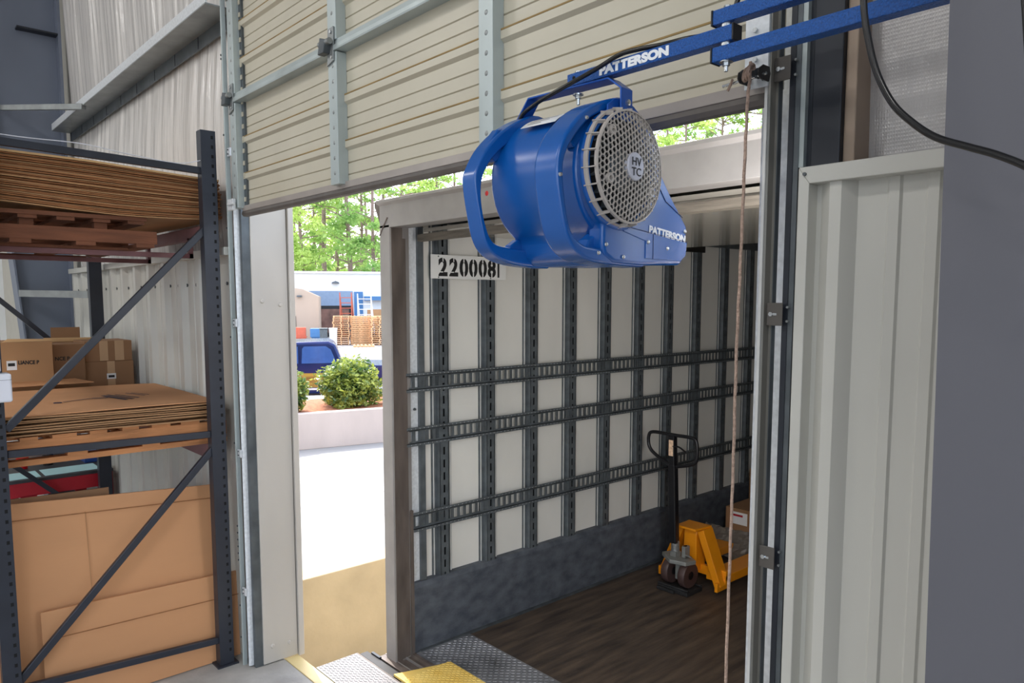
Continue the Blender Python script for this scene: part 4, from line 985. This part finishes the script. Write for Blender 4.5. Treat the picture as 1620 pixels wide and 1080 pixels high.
o = MB().box(-3.172, -3.135, 4.364, 4.367, .985, 1.10).build('warning_label', mk('label_orange_white', (240, 200, 170), .5, 0, .25, 60), J)
k = thing('wheel_chock', (-3.07, 4.38, 0), 'black plastic block under the steering wheels of the pallet jack', 'chock')
MB().box(-3.21, -2.95, 4.31, 4.50, .001, .034).box(-3.21, -2.95, 4.31, 4.335, .034, .05).box(-3.21, -2.95, 4.475, 4.50, .034, .05).build('tray', rubber, k, bevel=.006)
MB().box(-3.20, -3.05, 4.285, 4.312, .001, .026).build('step', rubber, k, bevel=.005)
# parcels behind
b = thing('shipping_carton', (-3.05, 5.6, .14), 'brown carton with white shipping labels on the pallet jack forks', 'box', 'parcels on the pallet jack')
MB().box(-3.30, -2.78, 5.35, 5.85, .142, .40).build('carton', card_d, b, bevel=.004)
MB().box(-3.25, -3.10, 5.346, 5.35, .27, .37).build('shipping_label', paper, b); MB().box(-3.23, -3.14, 5.3445, 5.347, .335, .352).build('red_stamp', red, b)
MB().box(-3.06, -2.9, 5.346, 5.35, .22, .33).build('shipping_label', paper, b)
b = MB().box(-3.42, -3.0, 5.9, 6.3, .15, .62).build('wrapped_carton', card_d, bevel=.02); tag(b, 'tall brown carton behind the labelled carton in the truck', 'box', 'parcels on the pallet jack')
m = MB(); rnd = random.Random(3); nx = 14
g = []
for j in range(nx+1):
    for i in range(nx+1):
        x = lerp(-3.48, -3.02, i/nx); y = lerp(5.2, 5.34, j/nx); t_ = j/nx
        g.append((x, y+rnd.uniform(-.01, .01), .012+t_*.20+rnd.uniform(0, .02)))
m.add(g, [(j*(nx+1)+i, j*(nx+1)+i+1, (j+1)*(nx+1)+i+1, (j+1)*(nx+1)+i) for j in range(nx) for i in range(nx)])
k = m.build('plastic_wrap', film, smooth=False); tag(k, 'crumpled clear plastic wrap bunched in front of the labelled carton', 'plastic wrap')

# ------------------------------------------------------------------ outside ground, retaining wall, planter
GZ = -0.6; WX = -6.53
struct(MB().box(-160, WX-.3, 1.9, 200, GZ-.3, GZ).box(WX-.3, 3, 26, 200, GZ-.3, GZ).box(3, 200, 1.9, 200, GZ-.3, GZ).box(4.2, 200, -60, 1.9, GZ-.3, GZ).box(-160, -13.2, -60, 1.9, GZ-.3, GZ).build('ground', pave))
struct(MB().box(WX-.3, 3.2, 1.88, 26, -2.0, -1.75).build('truck_well_floor', tanc))
struct(MB().box(WX-.3, WX, 1.9, 26, -1.76, GZ+.003).build('retaining_wall', tanc, bevel=.01))
m = MB().bar((WX-.32, 4.02+.9, GZ+.001), (-30, 4.02+.9, GZ+.001), .02, .004).bar((-8.9, 1.95, GZ+.001), (-8.9, 20, GZ+.001), .02, .004)
struct(m.build('pavement_joints', mk('joint', (150, 146, 140))))
# planter wall follows its own line
def G(px, py, z): # viewing-geometry free helper: world point from bearing / depth, used for distant layout only
    return None
PA = Vector((-12.42, 5.95)); PB = Vector((-12.06, 7.43)); dpl = (PB-PA).normalized(); npl = Vector((-dpl.y, dpl.x))
P0 = PA-dpl*3; P1 = PB+dpl*8
pw = MB()
def slab(mb, a, b, w_, z0, z1):
    mb.add([(a.x, a.y, z0), (b.x, b.y, z0), (b.x+npl.x*w_, b.y+npl.y*w_, z0), (a.x+npl.x*w_, a.y+npl.y*w_, z0), (a.x, a.y, z1), (b.x, b.y, z1), (b.x+npl.x*w_, b.y+npl.y*w_, z1), (a.x+npl.x*w_, a.y+npl.y*w_, z1)],
           [(0, 3, 2, 1), (4, 5, 6, 7), (0, 1, 5, 4), (1, 2, 6, 5), (2, 3, 7, 6), (3, 0, 4, 7)]); return mb
ZP = GZ+.66
struct(slab(pw, P0, P1, .2, GZ, ZP).build('planter_wall', planterc, bevel=.01))
struct(slab(MB(), P0+npl*.2, P1+npl*.2, 2.2, GZ, ZP-.06).build('planter_bed', mulch))
def leaves(mb, c, rad, n, size, seed, shell=.55, squash=1.0):
    rnd = random.Random(seed)
    for _ in range(n):
        th = rnd.uniform(0, 2*PI); cz = rnd.uniform(-1, 1); sr = math.sqrt(1-cz*cz); q = rnd.uniform(shell, 1.0)
        bump_ = 1+.16*math.sin(th*3+seed)*math.cos(cz*4+seed*2)+.08*math.sin(th*7+cz*9)
        d = Vector((sr*math.cos(th), sr*math.sin(th), cz)); p = Vector((c[0]+d.x*rad[0]*q*bump_, c[1]+d.y*rad[1]*q*bump_, c[2]+d.z*rad[2]*q*bump_))
        a = Vector((rnd.gauss(0, 1), rnd.gauss(0, 1), rnd.gauss(0, .7))).normalized(); b = a.cross(Vector((rnd.gauss(0, 1), rnd.gauss(0, 1), rnd.gauss(0, 1)))).normalized()
        s_ = size*rnd.uniform(.6, 1.3)
        mb.add([p-a*s_, p+b*s_*.45, p+a*s_, p-b*s_*.45], [(0, 1, 2, 3)])
    return mb
def bush(c, rad, seed, label):
    b = thing('shrub', (c[0], c[1], ZP-.06), label, 'shrub', 'shrubs in the planter')
    m = MB(); leaves(m, c, rad, 5200, .05, seed, .6); leaves(m, c, [r_*.75 for r_ in rad], 1500, .06, seed+9, .2)
    m.build('foliage', bushm, b)
    MB().tube([(c[0], c[1], ZP-.08), (c[0]+.05, c[1], c[2])], .035, 6).build('stem', bark, b)
bc = (PA+PB)/2+dpl*.66+npl*.85
bush((bc.x-.35, bc.y-.05, ZP+.33), (.66, .66, .57), 4, 'rounded green shrub in the planter right in the gap beside the truck')
bc2 = PA+npl*.75-dpl*.18
bush((bc2.x, bc2.y, ZP+.34), (.5, .5, .5), 6, 'green shrub in the planter half hidden by the left door jamb')

# ---- distant layout: bearing from the dock (radians left of +y) and forward distance
YAW = R(48.16); SY, CY_ = math.sin(YAW), math.cos(YAW)
def at(px, d, z=GZ):     # px = horizontal bearing in frame pixels, d = forward distance in metres
    lat = (px-810)/1173*d
    return Vector((-SY*d+CY_*lat, CY_*d+SY*lat, z))
def facing(px): return YAW + math.atan(-(px-810)/1173)   # heading of the line of sight
# ---- pickup truck, length axis along local x (front towards -x)
c0 = at(515, 19.6); PU = thing('pickup_truck', c0, 'dark blue pickup truck parked behind the planter shrub', 'car', rz=YAW+R(14))
cab = [(-3.3, .35), (-3.4, .75), (-3.2, .98), (-2.1, 1.06), (-1.55, 1.55), (-1.3, 1.66), (.05, 1.68), (.22, 1.60), (.42, 1.08), (.44, .35)]
MB().prism(cab, 'y', -.92, .92).build('cab', navy, PU, bevel=.06, seg=3, smooth=True, local=True)
MB().prism([(.48, .38), (.46, 1.08), (2.35, 1.02), (2.42, .95), (2.42, .42)], 'y', -.92, .92).build('cargo_bed', navy, PU, bevel=.03, smooth=True, local=True)
MB().prism([(-.62, 1.13), (-.60, 1.50), (-.55, 1.56), (-.02, 1.56), (.10, 1.48), (.24, 1.13)], 'y', -.935, -.915).prism([(-1.62, 1.13), (-1.25, 1.52), (-.70, 1.56), (-.70, 1.13)], 'y', -.935, -.915).build('side_window', glassb, PU, local=True)
MB().box(-.66, -.62, -.938, -.92, 1.12, 1.56).build('window_pillar', navy, PU, local=True)
MB().box(-1.3, .42, -.932, -.915, .52, .88).build('painted_reflection_band', mk('painted_reflection_bronze', (120, 84, 52), .3, .3, .5, 3, rgb2=(190, 160, 70), stretch=(.2, 1, 6)), PU, local=True)  # bronze streaks painted on to stand for reflections along the lower doors
MB().box(.0, .16, -.95, -.92, .95, .99).build('door_handle', galv_l, PU, bevel=.004, local=True)
m = MB().box(-1.0, .40, -.93, -.915, .45, .50).build('side_trim', tlight, PU, local=True)
for (x, y) in ((-2.55, -.82), (1.35, -.82), (-2.55, .82), (1.35, .82)):
    w_ = MB().cyl((x, y-.11, .36), (x, y+.11, .36), .37, n=26).build('wheel', tyre, PU, smooth=True, local=True)
    MB().cyl((x, y-.12, .36), (x, y+.12, .36), .2, n=20).build('rim', galv_l, w_, smooth=True, local=True)
MB().box(-3.45, 2.5, -.85, .85, .30, .42).build('underbody', blackp, PU, local=True)

# ---- far buildings
rz = YAW+R(13)
def lb(px, d): return at(px, d)
BW = thing('warehouse_building', at(540, 56), 'low white warehouse with a blue-grey shutter across the yard', 'building', rz=rz)
MB().box(-14, 16, 0, 12, 0, 4.75).build('wall', bwhite, BW, local=True)
MB().box(-14, 16, -.3, 12.2, 4.75, 4.9).build('roof_edge', bwhite, BW, bevel=.02, local=True)
MB().box(-2.35, .85, -.06, .0, 2.35, 3.45).build('roller_shutter', bshut, BW, local=True)
MB().box(-2.35, .85, -.05, .0, 0, 2.35).build('doorway', bdark, BW, local=True)
MB().box(-2.05, .55, -.09, -.05, .3, 2.1).build('stacked_goods', mk('goods', (120, 90, 80), .8, 0, .5, 1.5), BW, local=True)
MB().box(.95, 1.6, -.1, .0, 0, 3.4).build('door_pillar', bblue, BW, local=True); MB().box(-2.7, -2.4, -.1, 0, 2.7, 3.4).build('door_pillar', bblue, BW, local=True)
MB().box(1.7, 12, -.8, 0, 2.75, 3.05).build('blue_fascia', bblue, BW, local=True)
MB().lathe([(.0, .2), (.25, .1), (.28, 0)], (-.4, -.2, 4.0), 'z', 14).build('wall_lamp', galv_d, BW, local=True)
TB = thing('shed_building', at(474, 47), 'small tan building with an open door behind the pickup', 'building', rz=rz)
MB().prism([(-6, 0), (1.15, 0), (1.15, 3.0), (.2, 3.45), (-6, 4.3)], 'y', 0, 6).build('wall', btan, TB, local=True)
MB().box(-.9, -.25, -.04, 0, 0, 1.75).build('doorway', bdark, TB, local=True); MB().box(-1.5, -.9, -.05, 0, 0, 1.75).build('door_leaf', bwhite, TB, local=True)
MB().box(-.15, .15, -.3, 0, 2.95, 3.05).build('wall_lamp', galv_d, TB, local=True)
k = MB().box(-.3, .4, -.3, .3, 0, 1.1).box(-.35, .45, -.35, .35, .5, .55).build('vending_cabinet', mk('cab_orange', (200, 96, 70), .5, 0, .1), local=True); k.location = at(472, 45); k.rotation_euler = (0, 0, rz); tag(k, 'orange and white cabinet by the tan building door', 'cabinet')
def lad(px, d, mt, label, h, w_, lean):
    L_ = thing('rolling_ladder', at(px, d), label, 'ladder', 'ladders in the yard', rz=rz)
    for s_ in (-1, 1):
        MB().bar((s_*w_/2, 0, 0), (s_*w_/2, lean, h), .07, .07).build('rail', mt, L_, local=True)
        MB().bar((s_*w_/2+.25, lean+.2, 0), (s_*w_/2, lean, h), .06, .06).build('rear_leg', mt, L_, local=True)
    for i in range(8): MB().bar((-w_/2, lean*(i+1)/9, h*(i+1)/9), (w_/2, lean*(i+1)/9, h*(i+1)/9), .06, .05).build('rung', mt, L_, local=True)
lad(547, 52, mk('ladder_orange', (200, 96, 66), .5), 'orange steel ladder beside the shutter', 3.3, .8, .5)
lad(577, 50, plast_w, 'white steel ladder right of the orange one', 3.2, .9, .9)
k = MB().box(-.35, .35, -.3, .3, .5, 1.05).box(-.28, .28, -.25, .25, 0, .5).build('blue_bin', bblue, bevel=.04); k.location = at(499, 45); k.rotation_euler = (0, 0, rz); tag(k, 'blue bin standing left of the grey bins in the yard', 'bin')
for px, l in ((511, 'grey waste bin next to the blue bin'), (526, 'pale grey waste bin beside the pallet stacks')):
    k = MB().prism([(-.2, 0), (.2, 0), (.23, 1.05), (-.23, 1.05)], 'y', -.3, .3).box(-.25, .25, -.33, .33, 1.05, 1.12).build('waste_bin', galv_l if px > 520 else galv_d, bevel=.03); k.location = at(px, 43.5); k.rotation_euler = (0, 0, rz); tag(k, l, 'bin')
k = MB().box(-.5, .5, -.3, .3, 0, 1.0).build('crate', card_b); k.location = at(592, 53.5); k.location.z += 1.1; k.rotation_euler = (0, 0, rz); tag(k, 'brown crate in the bay behind the pallet stacks', 'crate')
k = MB().box(-2, 3, -.5, .5, 0, 1.1).build('loading_platform', galv_d); k.location = at(592, 53.5); k.rotation_euler = (0, 0, rz); tag(k, 'grey platform carrying the brown crate in the far bay', 'platform')
# pallet stacks in the yard
pm = MB()
for y in (-.45, 0, .45): pm.box(-.6, .6, y-.03, y+.03, .018, .10)
for i in range(6): pm.box(-.6+i*.22, -.48+i*.22, -.5, .5, .10, .118)
for i in range(3): pm.box(-.6+i*.54, -.48+i*.54, -.5, .5, 0, .018)
pal0 = pm.build('stacked_pallet', newwood)
used = False
for (px, d, rot, n, lab) in ((539, 46, 90, 15, 'leftmost'), (569, 46.4, 0, 15, 'middle'), (584, 48.6, 90, 14, 'farthest'), (599, 45.8, 90, 15, 'rightmost')):
    for i in range(n):
        o = pal0.copy() if used else pal0
        if used: COL.objects.link(o)
        used = True
        p = at(px, d); o.location = (p.x+random.uniform(-.03, .03), p.y+random.uniform(-.03, .03), GZ+i*.1185); o.rotation_euler = (0, 0, rz+R(rot+random.uniform(-2, 2)))
        tag(o, lab+' stack of pale wooden pallets in the yard, one pallet of it', 'pallet', 'pallets of the '+lab+' yard stack')
k = pal0.copy(); COL.objects.link(k); k.location = at(574, 43.6); k.rotation_euler = (0, 0, rz); tag(k, 'single wooden pallet lying on the ground before the stacks', 'pallet', 'loose yard pallet')

# ---- trees
def tree_meshes(kind, seed):
    rnd = random.Random(seed)
    H_ = 1.0
    tr = MB(); pts = [(0, 0, 0), (.15, .1, 5), (.05, -.1, 11), (.25, .05, 17), (.2, 0, 20)]
    P_ = smoothpath(pts, 4)
    for i in range(len(P_)-1):
        tr.cyl(P_[i], P_[i+1], .2*(1-i/len(P_))+.04, .2*(1-(i+1)/len(P_))+.04, 8)
    fo = MB()
    zlow = 5 if kind == 0 else .5
    for i in range(26 if kind == 0 else 46):
        z = rnd.uniform(zlow, 20.5); a = rnd.uniform(0, 2*PI); L_ = rnd.uniform(1.2, 3.4)*(1.15-abs(z-12)/16)
        e = Vector((math.cos(a)*L_, math.sin(a)*L_, z+rnd.uniform(-.2, .9)))
        tr.cyl((0.1, 0, z-.4), e, .06, .02, 5)
        leaves(fo, e, (rnd.uniform(.7, 1.4), rnd.uniform(.7, 1.4), rnd.uniform(.35, .7)), 80 if kind == 0 else 100, .19, rnd.randint(0, 999), .1)
        leaves(fo, (e.x*.55, e.y*.55, e.z), (.8, .8, .4), 30, .19, rnd.randint(0, 999), .1)
    return tr, fo
protos = []
for kind, seed in ((0, 1), (0, 2), (1, 3), (1, 4)):
    tr, fo = tree_meshes(kind, seed)
    root = thing('pine_tree', (0, 0, GZ), '', 'tree'); tr.build('trunk', bark, root, local=True); fo.build('foliage', leafA if kind else leafB, root, local=True)
    protos.append(root)
spots = [(455, 70, 2), (478, 62, 3), (498, 74, 2), (517, 66, 1), (536, 78, 0), (552, 64, 0), (573, 72, 1), (590, 62, 0), (607, 76, 0), (470, 92, 3), (508, 96, 2), (545, 98, 3), (582, 94, 0),
         (640, 72, 2), (668, 84, 0), (694, 74, 1), (722, 86, 2), (755, 74, 0), (790, 84, 2),
         (1018, 62, 2), (1047, 72, 0), (1080, 60, 3), (1112, 72, 1), (1140, 62, 2), (1170, 74, 0), (1198, 60, 3), (1225, 72, 1), (1065, 88, 2), (1130, 90, 3), (1185, 90, 2), (436, 60, 3)]
fst = [True]*4
for i, (px, d, pr) in enumerate(spots):
    base = protos[pr]; p = at(px, d); side = 'left' if px < 620 else ('middle' if px < 900 else 'right')
    lab = {'left': 'tall sunlit pine rising behind the white warehouse', 'middle': 'pine crown showing between the door bottom and the truck header', 'right': 'pine crown showing above the truck header at the right of the fan'}[side]
    gr = {'left': 'pines behind the warehouse', 'middle': 'pines above the truck header', 'right': 'pines right of the fan'}[side]
    if fst[pr]: o = base; fst[pr] = False
    else: o = dup(base)
    o.location = p; o.rotation_euler = (0, 0, random.uniform(0, 6.28)); s_ = random.uniform(.85, 1.15); o.scale = (s_, s_, s_)
    o['label'] = lab; o['group'] = gr
